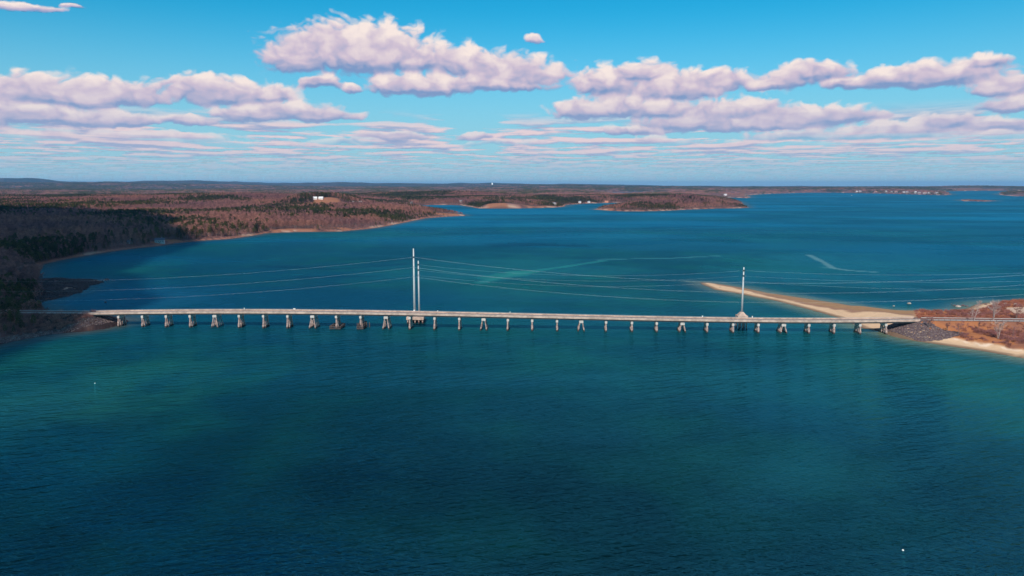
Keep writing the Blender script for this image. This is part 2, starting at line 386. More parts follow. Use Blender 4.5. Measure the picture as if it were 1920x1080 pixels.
for px, py, rx, ry in ((590,384,90,25),(520,384.5,110,30),(650,385,110,35),(612,377,45,110),(932,387,60,60),(965,389,70,25),(1010,389.5,110,22),(1035,388,70,40),(1100,379.5,130,30),
        (640,428,40,14),(560,431,40,14),(300,456,16,14),(330,453,20,14),(860,403,60,40),(828,401,30,50),(1135,393.5,40,60),(1110,366.5,260,140),(735,421,30,14),(540,433,40,12),(790,404,26,20),(1345,378,90,40),(1250,377.6,260,40),(1820,355.5,600,500),(1790,356,500,300)):
    gx0, gy0, _ = on_terrain(px, py); CLEAR.append((gx0, gy0, rx, ry))
def tint_ground(X, Y, sd, kind):
    sh = X.shape+(1,); D = np.hypot(X, Y)
    n1 = value(X, Y, 18, 4)[..., None]; n2 = value(X, Y, 90, 4, 4.4)[..., None]
    mixc = lambda a_, b_, t: a_*(1-t)+np.array(b_)*t
    s_ = sd[..., None]
    if kind == 'headland':
        c = np.ones(sh)*np.array((.60, .41, .26))
        sx = sst(X/Y, .562, .578)[..., None]
        # the back of the spit is brown mud and weed, the crest dry grass
        back = poly_sd(X, Y, BACK)[..., None]
        c = mixc(c, (.24, .13, .09), sst(back+n1*6, -1.5, 3)*(1-sx)*.9)
        gr = sst(back+n1*5, 3, 8)*sst(X, 215, 245)[..., None]*(1-sx); c = mixc(c, (.33, .20, .09), gr*.55)
        scr = sst(s_+n1*6, 13, 17)*sx; c = mixc(c, (.36, .14, .06), scr); c = mixc(c, (.16, .08, .07), scr*sst(n1+n2, -.1, .4)*.6)
        c = mixc(c, (.74, .60, .48), sst(s_+n1*7, 10.5, 12.5)*sst(s_+n1*7, 15.5, 13.5)*sx*sst(value(X, Y, 5, 3)[..., None], -.3, .3)*.7)         # drift line at the back of the beach
        rb = poly_sd(X, Y, SANDLOT)[..., None]; c = mixc(c, (.50, .36, .27), sst(rb, -1, 2))
        c = mixc(c, (.30, .20, .13), sst(s_, 7, 4)); c = mixc(c, (.17, .11, .075), sst(s_, 3.6, .8))
    else:
        g_ = sst(evergreen(X, Y), .02, .16)[..., None]
        c = np.ones(sh)*np.array((.15, .075, .07)); far = sst(D, 3800, 9000)[..., None]
        c = mixc(c, (.17, .095, .10), far); c = mixc(c, (.03, .05, .045), far*np.maximum(g_, .8*sst(D, 9000, 14000)[..., None]))
        c = c*(1+.7*n1*(1-far))*(1+.5*n2)
        fl = field(X, Y)[..., None]; c = mixc(c, (.30, .13, .075), sst(fl+n1*.25, .15, .35)*(1-.5*sst(D, 9000, 12000)[..., None]))
        bw = np.clip(1+D/1500, 1, 4)[..., None]
        bch = sst(s_+n1*6, 11*bw**.5, 7*bw**.5); c = mixc(c, (.30, .14, .10), bch)
        c = mixc(c, (.52, .36, .27), sst(s_+n1*6, 4, 7)*sst(s_+n1*6, 9*bw, 7*bw)*sst(n2, -.1, .25)*.75)
        c = mixc(c, (.09, .06, .055), sst(s_+n1*3, 5, 1.5)*.85)
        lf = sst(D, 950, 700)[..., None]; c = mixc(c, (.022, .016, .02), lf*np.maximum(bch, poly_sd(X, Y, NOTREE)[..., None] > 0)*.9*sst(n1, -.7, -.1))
    return np.concatenate([np.clip(c, .01, .9), np.ones(sh)], -1)
BACK = [at(*p) for p in [(1330,528),(1390,537),(1440,545),(1500,555),(1620,574),(1700,580),(1760,583),(1760,604),(1690,603),(1600,591),(1560,582.5),(1500,570),(1440,557),(1400,547),(1340,534)]]
NOTREE = [at(*p) for p in [(76,517),(230,517),(260,630),(60,630),(60,597),(84,590)]]
NOTREE2 = [at(*p) for p in [(-200,592),(62,592),(62,660),(-200,760)]]
SANDLOT = [at(*p) for p in [(1880,588),(2100,582),(2100,604),(1900,600)]]
gm = material('ground', (1, 1, 1), .95, .22, .22, .25, .1, coord='World', attr='tint')
for kind, name in (('mainland', 'land'), ('headland', 'beach_headland'), ('island', 'island'), ('far_island', 'far_island')):
    sd = SDs[kind]; Z = height(GXw, GYw, sd, kind); Zc = np.maximum(Z, -3.0)
    ok = (sd > -28-GD*.012); ok = ok[:-1,:-1] | ok[1:,1:] | ok[1:,:-1] | ok[:-1,1:]
    o = grid_mesh(name, np.stack([GXw, GYw, Zc], -1), ok, {'tint': tint_ground(GXw, GYw, sd, kind)}, gm); o['kind'] = 'structure'
    print(name, len(o.data.polygons))

# ================================================================== water
wx_ = np.arange(-620, 2560, 4.5); wy_ = np.concatenate([np.arange(349.2, 372, .7), np.arange(372, 660, 1.5), np.arange(660, 1160, 5), np.geomspace(1160, 3200, 12)])
wgx, wgy = np.meshgrid(wx_-CX, wy_); WX, WY = ground_xy(wgx, wgy)
allsd = np.full(WX.shape, -1e9)
for k in WP: allsd = np.maximum(allsd, sd_at(WX.ravel(), WY.ravel(), k).reshape(WX.shape))
WD = np.hypot(WX, WY)
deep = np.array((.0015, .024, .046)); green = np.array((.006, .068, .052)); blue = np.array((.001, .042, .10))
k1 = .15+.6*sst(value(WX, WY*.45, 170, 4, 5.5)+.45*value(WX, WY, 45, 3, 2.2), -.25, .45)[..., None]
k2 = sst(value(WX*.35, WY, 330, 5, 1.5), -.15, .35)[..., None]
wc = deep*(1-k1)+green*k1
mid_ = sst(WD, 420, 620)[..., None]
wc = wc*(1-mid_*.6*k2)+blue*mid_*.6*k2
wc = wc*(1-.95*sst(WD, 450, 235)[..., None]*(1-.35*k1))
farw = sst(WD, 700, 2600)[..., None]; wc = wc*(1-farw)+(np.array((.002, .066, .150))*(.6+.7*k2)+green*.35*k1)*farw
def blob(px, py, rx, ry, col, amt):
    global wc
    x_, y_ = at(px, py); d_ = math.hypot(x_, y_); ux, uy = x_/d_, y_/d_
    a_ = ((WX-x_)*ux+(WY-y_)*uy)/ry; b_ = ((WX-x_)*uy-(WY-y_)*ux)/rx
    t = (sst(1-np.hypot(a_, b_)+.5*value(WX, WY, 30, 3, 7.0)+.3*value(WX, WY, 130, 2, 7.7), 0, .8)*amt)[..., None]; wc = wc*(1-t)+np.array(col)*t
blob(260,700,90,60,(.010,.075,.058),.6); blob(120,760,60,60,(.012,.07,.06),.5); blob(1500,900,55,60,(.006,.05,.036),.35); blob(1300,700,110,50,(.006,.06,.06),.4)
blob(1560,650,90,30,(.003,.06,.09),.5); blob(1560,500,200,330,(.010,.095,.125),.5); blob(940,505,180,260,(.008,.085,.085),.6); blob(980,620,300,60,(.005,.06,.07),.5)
blob(560,560,180,160,(.0015,.03,.075),.6); blob(240,560,120,160,(.010,.07,.15),.55); blob(1000,458,120,50,(.002,.02,.05),.8); blob(560,500,120,36,(.002,.022,.055),.6)  # dark blob in mid bay: cloud shade put into the water tint
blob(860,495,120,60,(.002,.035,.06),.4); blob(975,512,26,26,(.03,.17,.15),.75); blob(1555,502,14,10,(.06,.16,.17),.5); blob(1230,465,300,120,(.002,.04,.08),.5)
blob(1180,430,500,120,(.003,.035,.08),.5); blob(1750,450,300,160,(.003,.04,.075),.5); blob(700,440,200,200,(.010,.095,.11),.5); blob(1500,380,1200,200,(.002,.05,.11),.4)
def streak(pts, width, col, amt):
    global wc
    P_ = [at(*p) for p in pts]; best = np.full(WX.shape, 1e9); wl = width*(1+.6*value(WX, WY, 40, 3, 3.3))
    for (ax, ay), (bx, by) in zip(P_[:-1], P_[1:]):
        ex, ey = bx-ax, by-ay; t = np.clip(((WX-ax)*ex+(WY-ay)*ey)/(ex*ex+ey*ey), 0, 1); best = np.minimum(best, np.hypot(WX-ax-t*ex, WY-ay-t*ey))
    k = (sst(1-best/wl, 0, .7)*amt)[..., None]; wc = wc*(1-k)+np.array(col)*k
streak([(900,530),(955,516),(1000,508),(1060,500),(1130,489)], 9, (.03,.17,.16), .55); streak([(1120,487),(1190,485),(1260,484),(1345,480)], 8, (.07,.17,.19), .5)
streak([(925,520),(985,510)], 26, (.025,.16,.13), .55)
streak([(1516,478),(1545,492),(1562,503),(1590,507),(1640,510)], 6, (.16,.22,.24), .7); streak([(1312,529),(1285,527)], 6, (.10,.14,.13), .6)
streak([(820,440),(1000,436)], 14, (.004,.03,.06), .4); streak([(480,498),(620,505),(760,495)], 12, (.001,.012,.035), .6); streak([(560,520),(700,518)], 10, (.001,.014,.04), .5)  # dark streaks from here on: cloud shadow put into the water colour
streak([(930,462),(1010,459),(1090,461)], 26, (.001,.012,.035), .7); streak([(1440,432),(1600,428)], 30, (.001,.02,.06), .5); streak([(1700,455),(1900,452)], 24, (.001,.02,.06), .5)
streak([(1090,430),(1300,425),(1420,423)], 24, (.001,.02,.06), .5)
shal = sst(allsd+value(WX, WY, 14, 3)*3, -26-WD*.012, 0)[..., None]
hl = sst(WX, 150, 260)[..., None]*sst(WD, 1100, 700)[..., None]
shc = np.array((.09, .065, .055))*(1-hl)+np.array((.20, .17, .11))*hl
wc = wc*(1-.75*shal**2)+shc*.75*shal**2
wm = bpy.data.materials.new('sea_water'); wm.use_nodes = True; n = NT(wm.node_tree); b = n.n['Principled BSDF']
gp = n.new('ShaderNodeNewGeometry').outputs['Position']; wcol = n.new('ShaderNodeAttribute', attribute_name='tint').outputs['Color']
dist = n.v('LENGTH', gp)
def rot(v_, a_, sx, sy):
    mp = n.new('ShaderNodeMapping'); mp.inputs['Rotation'].default_value = (0, 0, a_); n.put(mp.inputs['Vector'], v_)
    return n.v('MULTIPLY', mp.outputs[0], (sx, sy, 1))
w1 = n.noise(rot(gp, math.radians(-17), 1/10, 1/2.3), 1, 3, .55, .4)
w2 = n.noise(rot(gp, math.radians(14), 1/7, 1/1.6), 1, 3, .55, .3)
w3 = n.noise(rot(gp, math.radians(-8), 1/60, 1/17), 1, 3, .5, .2)
w4 = n.noise(rot(gp, math.radians(-21), 1/17, 1/4.6), 1, 2, .5, .5)
hgt = n.m('ADD', n.m('MULTIPLY', w1, .55), n.m('ADD', n.m('MULTIPLY', w2, .30), n.m('ADD', n.m('MULTIPLY', w4, n.ss(dist, 230, 420, .35, 1.3)), n.m('MULTIPLY', w3, .4))))
calm = n.ss(n.noise(n.v('MULTIPLY', gp, (.0028, .006, 0)), 1, 4, .6, .5), .42, .60)      # calmer and ruffled streaks
bp = n.new('ShaderNodeBump'); n.put(bp.inputs['Height'], hgt); bp.inputs['Distance'].default_value = 3.2
n.put(bp.inputs['Strength'], n.m('MULTIPLY_ADD', calm, .25, .6))
n.n.remove(b)
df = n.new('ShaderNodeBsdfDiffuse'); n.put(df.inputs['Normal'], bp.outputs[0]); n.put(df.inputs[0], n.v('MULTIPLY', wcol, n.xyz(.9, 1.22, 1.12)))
gl = n.new('ShaderNodeBsdfGlossy'); gl.distribution = 'GGX'; gl.inputs[0].default_value = (.09, .62, .80, 1); n.put(gl.inputs['Normal'], bp.outputs[0])
n.put(gl.inputs['Roughness'], n.m('ADD', n.ss(dist, 300, 2500, .04, .34), n.m('MULTIPLY', calm, .08)))
fr = n.new('ShaderNodeFresnel'); fr.inputs[0].default_value = 1.38; n.put(fr.inputs['Normal'], bp.outputs[0])
# a ruffled sea shades and hides much of its own grazing reflection
fac = n.m('MULTIPLY', n.m('MINIMUM', fr.outputs[0], .5), n.m('MULTIPLY_ADD', calm, -.16, n.ss(dist, 240, 700, .45, .60)))
ms = n.new('ShaderNodeMixShader'); n.put(ms.inputs[0], fac); n.l.new(df.outputs[0], ms.inputs[1]); n.l.new(gl.outputs[0], ms.inputs[2])
n.l.new(ms.outputs[0], n.n['Material Output'].inputs['Surface'])
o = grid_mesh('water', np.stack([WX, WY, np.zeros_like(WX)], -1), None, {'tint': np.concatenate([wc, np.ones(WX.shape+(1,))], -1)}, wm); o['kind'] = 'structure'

# ================================================================== the bridge
PIERS = [215,260,305,350,397,443,489,535,582,627,673,721,766,813,860,906,952,998,1045,1091,1138,1187,1234,1283,1330,1379,1427,1475,1523,1571,1620,1669]
WIDE = {397,582,721,906,1091,1283,1475}
cuts = [S0]+[along(p) for p in PIERS]+[S1]
bridge = tag(empty('bridge', bpt((S0+S1)/2, BW/2, 0)), 'long low concrete road bridge on many pile piers crossing the bay', 'bridge')
bridge.location = (0, 0, 0)
aX, aY = Vector((BD[0], BD[1], 0)), Vector((BN[0], BN[1], 0))
def prism(mb, s0, s1, z0, z1, prof):
    """extrude a closed (n, z) profile between two positions along the bridge"""
    k = len(mb.v); m_ = len(prof)
    for s_, zb in ((s0, z0), (s1, z1)):
        for n_, h_ in prof: mb.v.append(bpt(s_, n_, zb+h_))
    for i in range(m_): mb.f.append((k+i, k+m_+i, k+m_+(i+1) % m_, k+(i+1) % m_))
    mb.f.append(tuple(k+i for i in range(m_))); mb.f.append(tuple(k+m_+i for i in range(m_))[::-1])
dz = lambda s_: float(deck_z(s_))
for i in range(len(cuts)-1):
    a_, b_ = cuts[i]+.03, cuts[i+1]-.03; za, zb = dz(a_), dz(b_)
    mb = MB(); prism(mb, a_, b_, za, zb, [(0, 1.05), (0, 1.62), (.9, 1.66), (BW-.9, 1.66), (BW, 1.62), (BW, 1.05), (BW-.25, 1.0), (.25, 1.0)])
    span = mb.build('deck_span', M['conc'], bridge)
    mb = MB(); prism(mb, a_, b_, za, zb, [(.85, 1.67), (.85, DH-.01), (BW/2, DH+.04), (BW-.85, DH-.01), (BW-.85, 1.67)]); mb.build('road_surface', M['asphalt'], span)
    for n0 in (0.02, BW-.30):
        mb = MB(); prism(mb, a_, b_, za, zb, [(n0, 1.66), (n0, 1.66+.86), (n0+.28, 1.66+.86), (n0+.28, 1.66)]); mb.build('parapet', M['conc'], span)
        mb = MB()
        inn = n0 if n0 > 1 else n0+.36
        prism(mb, a_, b_, za, zb, [(inn+(-.06 if n0 > 1 else .0), 2.75), (inn+(-.06 if n0 > 1 else 0), 2.86), (inn+.08, 2.86), (inn+.08, 2.75)])
        nn = int((b_-a_)/2.3)
        for j in range(nn+1):
            s_ = a_+.15+(b_-a_-.3)*j/nn; mb.box(bpt(s_, inn+.01, dz(s_)+2.62), (.1, .1, .28), aX, aY)
        mb.build('hand_rail', M['steel_pale'], span)
    for n0 in (.7, 3.2, 6.0, 8.5):
        mb = MB(); prism(mb, a_, b_, za, zb, [(n0, 0), (n0, 1.0), (n0+.4, 1.0), (n0+.4, 0)]); mb.build('girder', M['steel'], span)
for px in (445, 627, 815, 998, 1187, 1379, 1571):
    s_ = along(px); mb = MB(); mb.box(bpt(s_, BW/2, dz(s_)+DH+.03), (.5, BW-1.8, .06), aX, aY); mb.build('expansion_joint', M['joint'], bridge)
for i, px in enumerate(PIERS):
    s_ = along(px); zt = dz(s_)-.02; wide = px in WIDE
    cw, ch = (3.0, 2.1) if wide else (1.65, 2.1)
    mb = MB(); mb.box(bpt(s_, BW/2, zt-.25), (cw-.5, BW-2.4, .5), aX, aY)
    mb.box(bpt(s_, BW/2, zt-.5-(ch-.5)/2), (cw, BW-1.0, ch-.5), aX, aY)
    pier = mb.build('pier', M['conc_pale'], bridge)
    zb = zt-ch; r0 = random.Random(px); ends = []
    if wide:
        for sx in (-1, 1):
            for q_ in (0, .33, .66, 1): ends.append((sx*.95, 1.1+q_*(BW-2.2), sx*2.65, 1.1+q_*(BW-2.2)+(q_-.5)*2.6, .42))
    else:
        for q_ in (0, .3, .7, 1):
            sw = r0.uniform(-.15, .15); ends.append((sw, 1.1+q_*(BW-2.2), sw+r0.uniform(-.25, .25), 1.1+q_*(BW-2.2)+(q_-.5)*3.0, .62))
        if i < 12:
            for q_ in (0, 1): ends.append((.3, 1.6+q_*(BW-3.2), 1.4, 1.3+q_*(BW-2.6), .42))
    for (sa, na, sb, nb, r) in ends:
        p0 = Vector(bpt(s_+sa, na, zb+.15)); p1 = Vector(bpt(s_+sb, nb, -2.0)); jk = r0.uniform(2.0, 4.2); zs = [zb+.15, jk+.3, jk, .2, -2.0]; zs = sorted(set(z_ for z_ in zs if z_ <= zb+.15), reverse=True)
        pts = [p0.lerp(p1, (zb+.15-z_)/(zb+2.15)) for z_ in zs]
        rr = [r*(.88 if z_ > jk+.1 else 1.22)*r0.uniform(.94, 1.06) for z_ in zs]
        MB().tube(pts, rr, 8).build('pile', M['pile'], pier)
# abutments
for end, sg in ((S0, -1), (S1, 1)):
    z_ = dz(end); mb = MB(); mb.box(bpt(end+sg*.9, BW/2, z_-1.6), (1.7, BW+.6, 3.1), aX, aY); mb.box(bpt(end+sg*2.3, -.3, z_+.3), (4.6, .5, 2.4), aX, aY); mb.box(bpt(end+sg*2.3, BW+.3, z_+.3), (4.6, .5, 2.4), aX, aY)
    mb.build('abutment', M['conc'], bridge)
# small cabinets and lamps' stubs clipped to the far parapet
def rail_box(px, w_, h_, label, n_=None):
    n_ = BW-.2 if n_ is None else n_
    s_ = along(px)+(px-CX)*(-n_/F)*.0; s_ = along(px)*1.0; z_ = dz(s_)+2.52
    t = tag(empty('utility_cabinet', bpt(s_, n_, z_)), label, 'cabinet', 'small boxes along the far rail'); t.rotation_euler.z = math.atan2(BD[1], BD[0])
    MB().box((0, 0, h_/2+.12), (w_, .5, h_), taper=.96).build('housing', M['white'], t); MB().box((0, 0, h_+.16), (w_+.12, .6, .08)).build('lid', M['white'], t)
    MB().box((0, 0, .06), (.25, .3, .12)).build('bracket', M['steel_pale'], t); return t
rail_box(541, 1.7, .75, 'widest white cabinet on the far rail of the bridge, left part')
rail_box(771, 1.2, .8, 'white cabinet on the far rail just left of the tallest pole')
rail_box(445, .4, 1.0, 'slim pale box on the far rail, leftmost one')
rail_box(955, .4, 1.0, 'slim pale box on the far rail in the middle of the bridge')
rail_box(1325, .7, .9, 'white box on the far rail, just left of the right-hand pole')
rail_box(1421, .6, 1.0, 'white box on the far rail, just right of the right-hand pole')
rail_box(816, .5, .7, 'slim pale box on the far rail, right of the two poles')

# timber fenders round the two channel piers, and the old dolphin piles
def fender(px, hw, hn, ztop, label, seed):
    s_ = along(px); t = tag(empty('timber_fender', bpt(s_, BW/2, 0)), label, 'fender'); r0 = random.Random(seed)
    t.rotation_euler.z = math.atan2(BD[1], BD[0])
    per = []
    nx, ny = int(hw*2/.9), int(hn*2/1.3)
    for k in range(nx+1): per += [(-hw+2*hw*k/nx, -hn), (-hw+2*hw*k/nx, hn)]
    for k in range(1, ny): per += [(-hw, -hn+2*hn*k/ny), (hw, -hn+2*hn*k/ny)]
    for (a_, b_) in per:
        z1 = ztop*r0.uniform(.7, 1.1); MB().tube([(a_+r0.uniform(-.15, .15), b_, -2), (a_*.93, b_*.97, z1)], [.26, .21], 6).build('pile', M['timber'], t)
    for zz_ in (.9, 2.1):
        if zz_ < ztop:
            for b_ in (-hn-.3, hn+.3): MB().box((0, b_, zz_), (hw*2+.6, .3, .4)).build('waler', M['timber'], t)
            for a_ in (-hw-.3, hw+.3): MB().box((a_, 0, zz_), (.3, hn*2+.3, .4)).build('waler', M['timber'], t)
    return t
fender(626, 3.9, 6.6, 2.6, 'wide low timber fender of dark piles around a left-centre pier', 1)
fender(673, 2.2, 6.2, 4.6, 'tall narrow timber fender around the pier left of the three dolphin piles', 2)
for k, (px, h_) in enumerate(((682.5, 4.2), (687.5, 4.6), (693, 3.9))):
    x_, y_ = at(px, 613.5); t = tag(empty('dolphin_pile', (x_, y_, 0)), ['leftmost of three dark posts standing in the water behind the fender', 'middle one of three dark posts standing in the water behind the fender', 'rightmost of three dark posts standing in the water behind the fender'][k], 'post', 'dark posts in the water')
    MB().tube([(0, 0, -3), (0, 0, h_)], [.42, .36], 8).build('shaft', M['timber'], t); MB().tube([(0, 0, h_), (0, 0, h_+.2)], [.38, .25], 8).build('cap', M['pile'], t)

# ================================================================== transmission poles and their wires
def pole(pxb, n_off, pxt, pyt, r0_, r1_, levels, arm, label, base_z):
    b0 = Vector(bpt(0, 0, 0)); 
    Yb = BA[1]+BD[1]*along(pxb)+n_off
    x_ = (pxb-CX)/F/math.cos(T)*Yb; x_ = at_y(pxb, 585, Yb)[0]
    ztop = at_y(pxt, pyt, Yb)[2]; t = tag(empty('transmission_pole', (x_, Yb, 0)), label, 'pole', 'steel poles carrying the power lines')
    MB().tube([(0, 0, base_z), (0, 0, base_z+(ztop-base_z)*.5), (0, 0, ztop)], [r0_, (r0_+r1_)/2, r1_], 14).build('shaft', M['steel_pale'], t, True)
    MB().tube([(0, 0, ztop), (0, 0, ztop+.9)], [.12, .05], 6).build('finial', M['steel'], t)
    out = []
    for py in levels:
        z_ = at_y(pxt, py, Yb)[2]; out.append(z_)
        a_ = MB().tube([(0, -arm, z_+.25), (0, 0, z_), (0, arm, z_+.25)], [.10, .16, .10], 6)
        a_.tube([(-arm*.8, 0, z_+.2), (0, 0, z_-.1), (arm*.8, 0, z_+.2)], [.10, .14, .10], 6)
        ao = a_.build('arm', M['steel'], t)
        for q_ in (-arm, arm): MB().tube([(0, q_, z_+.2), (0, q_, z_-.5)], [.14, .11], 6).build('insulator', M['joint'], ao)
        MB().tube([(0, 0, z_-1.2), (0, 0, z_+.1)], [r1_*1.35, r1_*1.25], 10).build('collar', M['steel'], t)
    return t, Vector((x_, Yb, 0)), out
PZ = 5.0
p1, P1, L1 = pole(777.5, 30, 775, 466, 1.05, .42, (481, 500, 518), 1.0, 'tallest pale steel pole, left of its shorter neighbour behind the bridge', PZ)
p2, P2, L2 = pole(786, 37, 785, 489, .85, .40, (495, 505, 515), .9, 'shorter pale pole right beside the tallest pole', PZ)
p3, P3, L3 = pole(1391, 16, 1396, 501, .85, .40, (506, 516, 526), .9, 'lone pale pole on a flared concrete footing near the right end', 12.5)
p4, P4, L4 = pole(2243, 10, 2250, 470, 1.0, .42, (481, 500, 518), 1.0, 'pale steel pole on the right-hand headland outside the picture', 2)
p5, P5, L5 = pole(-689, 30, -700, 470, 1.0, .42, (481, 500, 518), 1.0, 'pale steel pole on the left-hand shore outside the picture', 2)
# platform under the two left poles
t = tag(empty('pole_platform', ((P1.x+P2.x)/2-.4, (P1.y+P2.y)/2-1.5, 0)), 'thick concrete platform on piles carrying the two tall poles', 'platform')
MB().box((0, 0, 4.05), (13.4, 16, 2.0)).build('slab', M['conc'], t)
for a_ in (-5.6, -2.8, 0, 2.8, 5.6):
    for b_ in (-7, -2.4, 2.4, 7): MB().tube([(a_*1.08, b_*1.06, -2), (a_, b_, 3.06)], [.6, .5], 7).build('pile', M['pile'], t)
for a_, b_, rr in ((P1.x, P1.y, 1.7), (P2.x, P2.y, 1.4)):
    o_ = MB().tube([(a_-t.location.x, b_-t.location.y, 4.9), (a_-t.location.x, b_-t.location.y, 5.5)], rr, 12).build('pedestal', M['conc'], t)
t = tag(empty('pole_footing', (P3.x, P3.y, 0)), 'flared pale concrete footing under the lone right-hand pole', 'footing')
MB().box((0, 0, 8.2), (7.6, 7, 4.4), taper=.97).build('plinth', M['conc'], t); MB().box((0, 0, 11.6), (5.6, 5.4, 2.4), taper=.42).build('flare', M['conc'], t)
for a_ in (-2.8, 0, 2.8):
    for b_ in (-2.6, 2.6): MB().tube([(a_*1.1, b_*1.1, -2), (a_, b_, 6.1)], [.6, .5], 7).build('pile', M['pile'], t)
def wire(A, B, sag, label, group, r):
    pts = [A.lerp(B, k/48)-Vector((0, 0, sag*4*(k/48)*(1-k/48))) for k in range(49)]
    o_ = MB().tube(pts, r, 4).build('power_line', M['wire']); tag(o_, label, 'wire', group); return o_
names = ('upper', 'middle', 'lower')
for k in range(3):
    for dy in (-1.0, 1.0):
        off = Vector((0, dy, 0))
        wire(P1+off+Vector((0, 0, L1[k]-.5)), P4+off+Vector((0, 0, L4[k]-.5)), 19.5, f'{names[k]} pair of wires sagging right from the tallest pole', f'{names[k]} wires right of the tallest pole', .012)
        wire(P1+off+Vector((0, 0, L1[k]-.5)), P5+off+Vector((0, 0, L5[k]-.5)), 19.5, f'{names[k]} pair of wires sagging left from the tallest pole', f'{names[k]} wires left of the tallest pole', .008)
    wire(P2+Vector((0, -.9, L2[k]-.5)), P3+Vector((0, -.9, L3[k]-.5)), 6, f'{names[k]} thin wire between the shorter pole and the lone right pole', 'thin wires between the two shorter poles', .013)
    wire(P3+Vector((0, -.9, L3[k]-.5)), P4+Vector((0, -.9, L4[k]-3.5)), 6, f'{names[k]} thin wire running right from the lone right pole', 'thin wires right of the lone pole', .013)

# ================================================================== approach roads with guardrails
for end, sg, ln, lab in ((S1, 1, 240, 'right'), (S0, -1, 170, 'left')):
    mb = MB(); prev = None
    zt = lambda q: dz(end)+DH-.12-.004*q
    for q in range(0, ln+1, 5):
        k = len(mb.v)
        for n_ in (.6, BW-.6): mb.v.append(bpt(end+sg*(q+.05), n_, zt(q)+.10+(0 if q > 2 else .02)))
        if prev is not None: mb.f.append((prev, prev+1, k+1, k) if sg < 0 else (prev, k, k+1, prev+1))
        prev = k
    o_ = mb.build('road', M['asphalt']); o_['kind'] = 'structure'
    for n_, side in ((.35, 'near'), (BW-.35, 'far')):
        t = tag(empty('guardrail', bpt(end+sg*2, n_, zt(0))), f'grey steel guardrail on the {side} side of the {lab}-hand approach road', 'guardrail'); t.location = (0, 0, 0)
        mb = MB()
        for q in range(0, ln-5, 5):
            s0, s1 = sorted((end+sg*(q+5.0), end+sg*(q+9.96))); 
            A_, B_ = bpt(s0, n_, 0), bpt(s1, n_, 0); za_, zb_ = zt(abs(s0-end))+.75, zt(abs(s1-end))+.75
            k = len(mb.v)
            for (P_, zq) in ((A_, za_), (B_, zb_)):
                for dn, dh in ((-.05, -.16), (.05, -.16), (.05, .16), (-.05, .16)): mb.v.append((P_[0]+BN[0]*dn, P_[1]+BN[1]*dn, zq+dh))
            for i in range(4): mb.f.append((k+i, k+4+i, k+4+(i+1) % 4, k+(i+1) % 4))
        mb.build('rail', M['steel_pale'], t)
        pme = None
        for q in range(5, ln, 4):
            x_, y_, z_ = bpt(end+sg*q, n_+(.12 if n_ > 1 else -.12), zt(q)+.35)
            if pme is None: pme = MB().box((0, 0, 0), (.16, .16, 1.3)).mesh('post', M['timber'])
            o_ = bpy.data.objects.new('post', pme); COL.objects.link(o_); o_.parent = t; o_.location = (x_, y_, z_)

# ================================================================== trees
def bare_tree(seed, h, spread, twigs, tw=.10, lean=0.0, stems=1):
    r0 = random.Random(seed); tr = MB(); cr = MB()
    for st in range(stems):
        an = r0.uniform(0, 6.28); ln = lean+ (r0.uniform(.15, .3) if stems > 1 else 0)
        top = Vector((math.cos(an)*h*ln+r0.uniform(-.4, .4), math.sin(an)*h*ln+r0.uniform(-.4, .4), h*r0.uniform(.9, 1.0)))
        midp = Vector((top.x*.35+r0.uniform(-.3, .3), top.y*.35+r0.uniform(-.3, .3), h*.45)); rad = h*.014
        tr.tube([(st*.3, 0, -.6), tuple(midp), tuple(top)], [rad, rad*.65, rad*.12], 6)
        nl = max(5, int(11/stems))
        for k in range(nl):
            f = .28+.68*k/nl; p = (Vector((0, 0, 0)).lerp(midp, f/.45) if f < .45 else midp.lerp(top, (f-.45)/.55))
            a_ = k*2.4+r0.uniform(-.5, .5); L = spread*(1.05-.75*f)*r0.uniform(.75, 1.2)
            e = p+Vector((math.cos(a_)*L, math.sin(a_)*L, L*r0.uniform(.6, 1.1)))
            m_ = p.lerp(e, .5)+Vector((0, 0, -.08*L)); cr.tube([p, m_, e], [rad*.38*(1.1-f), rad*.22*(1.1-f), .02], 4, False)
            for q in range(int(twigs/(nl*stems))):
                g_ = r0.uniform(.2, 1.0); b_ = p.lerp(e, g_) if r0.random() < .7 else p.lerp(top, r0.random())
                d_ = Vector((r0.gauss(0, 1)+math.cos(a_)*.7, r0.gauss(0, 1)+math.sin(a_)*.7, abs(r0.gauss(.6, .8)))).normalized()*r0.uniform(.09, .2)*h*.75
                s_ = d_.cross(Vector((r0.gauss(0, 1), r0.gauss(0, 1), r0.gauss(0, 1)))).normalized()*tw
                cr.tri(b_-s_, b_+s_, b_+d_)
    return tr, cr
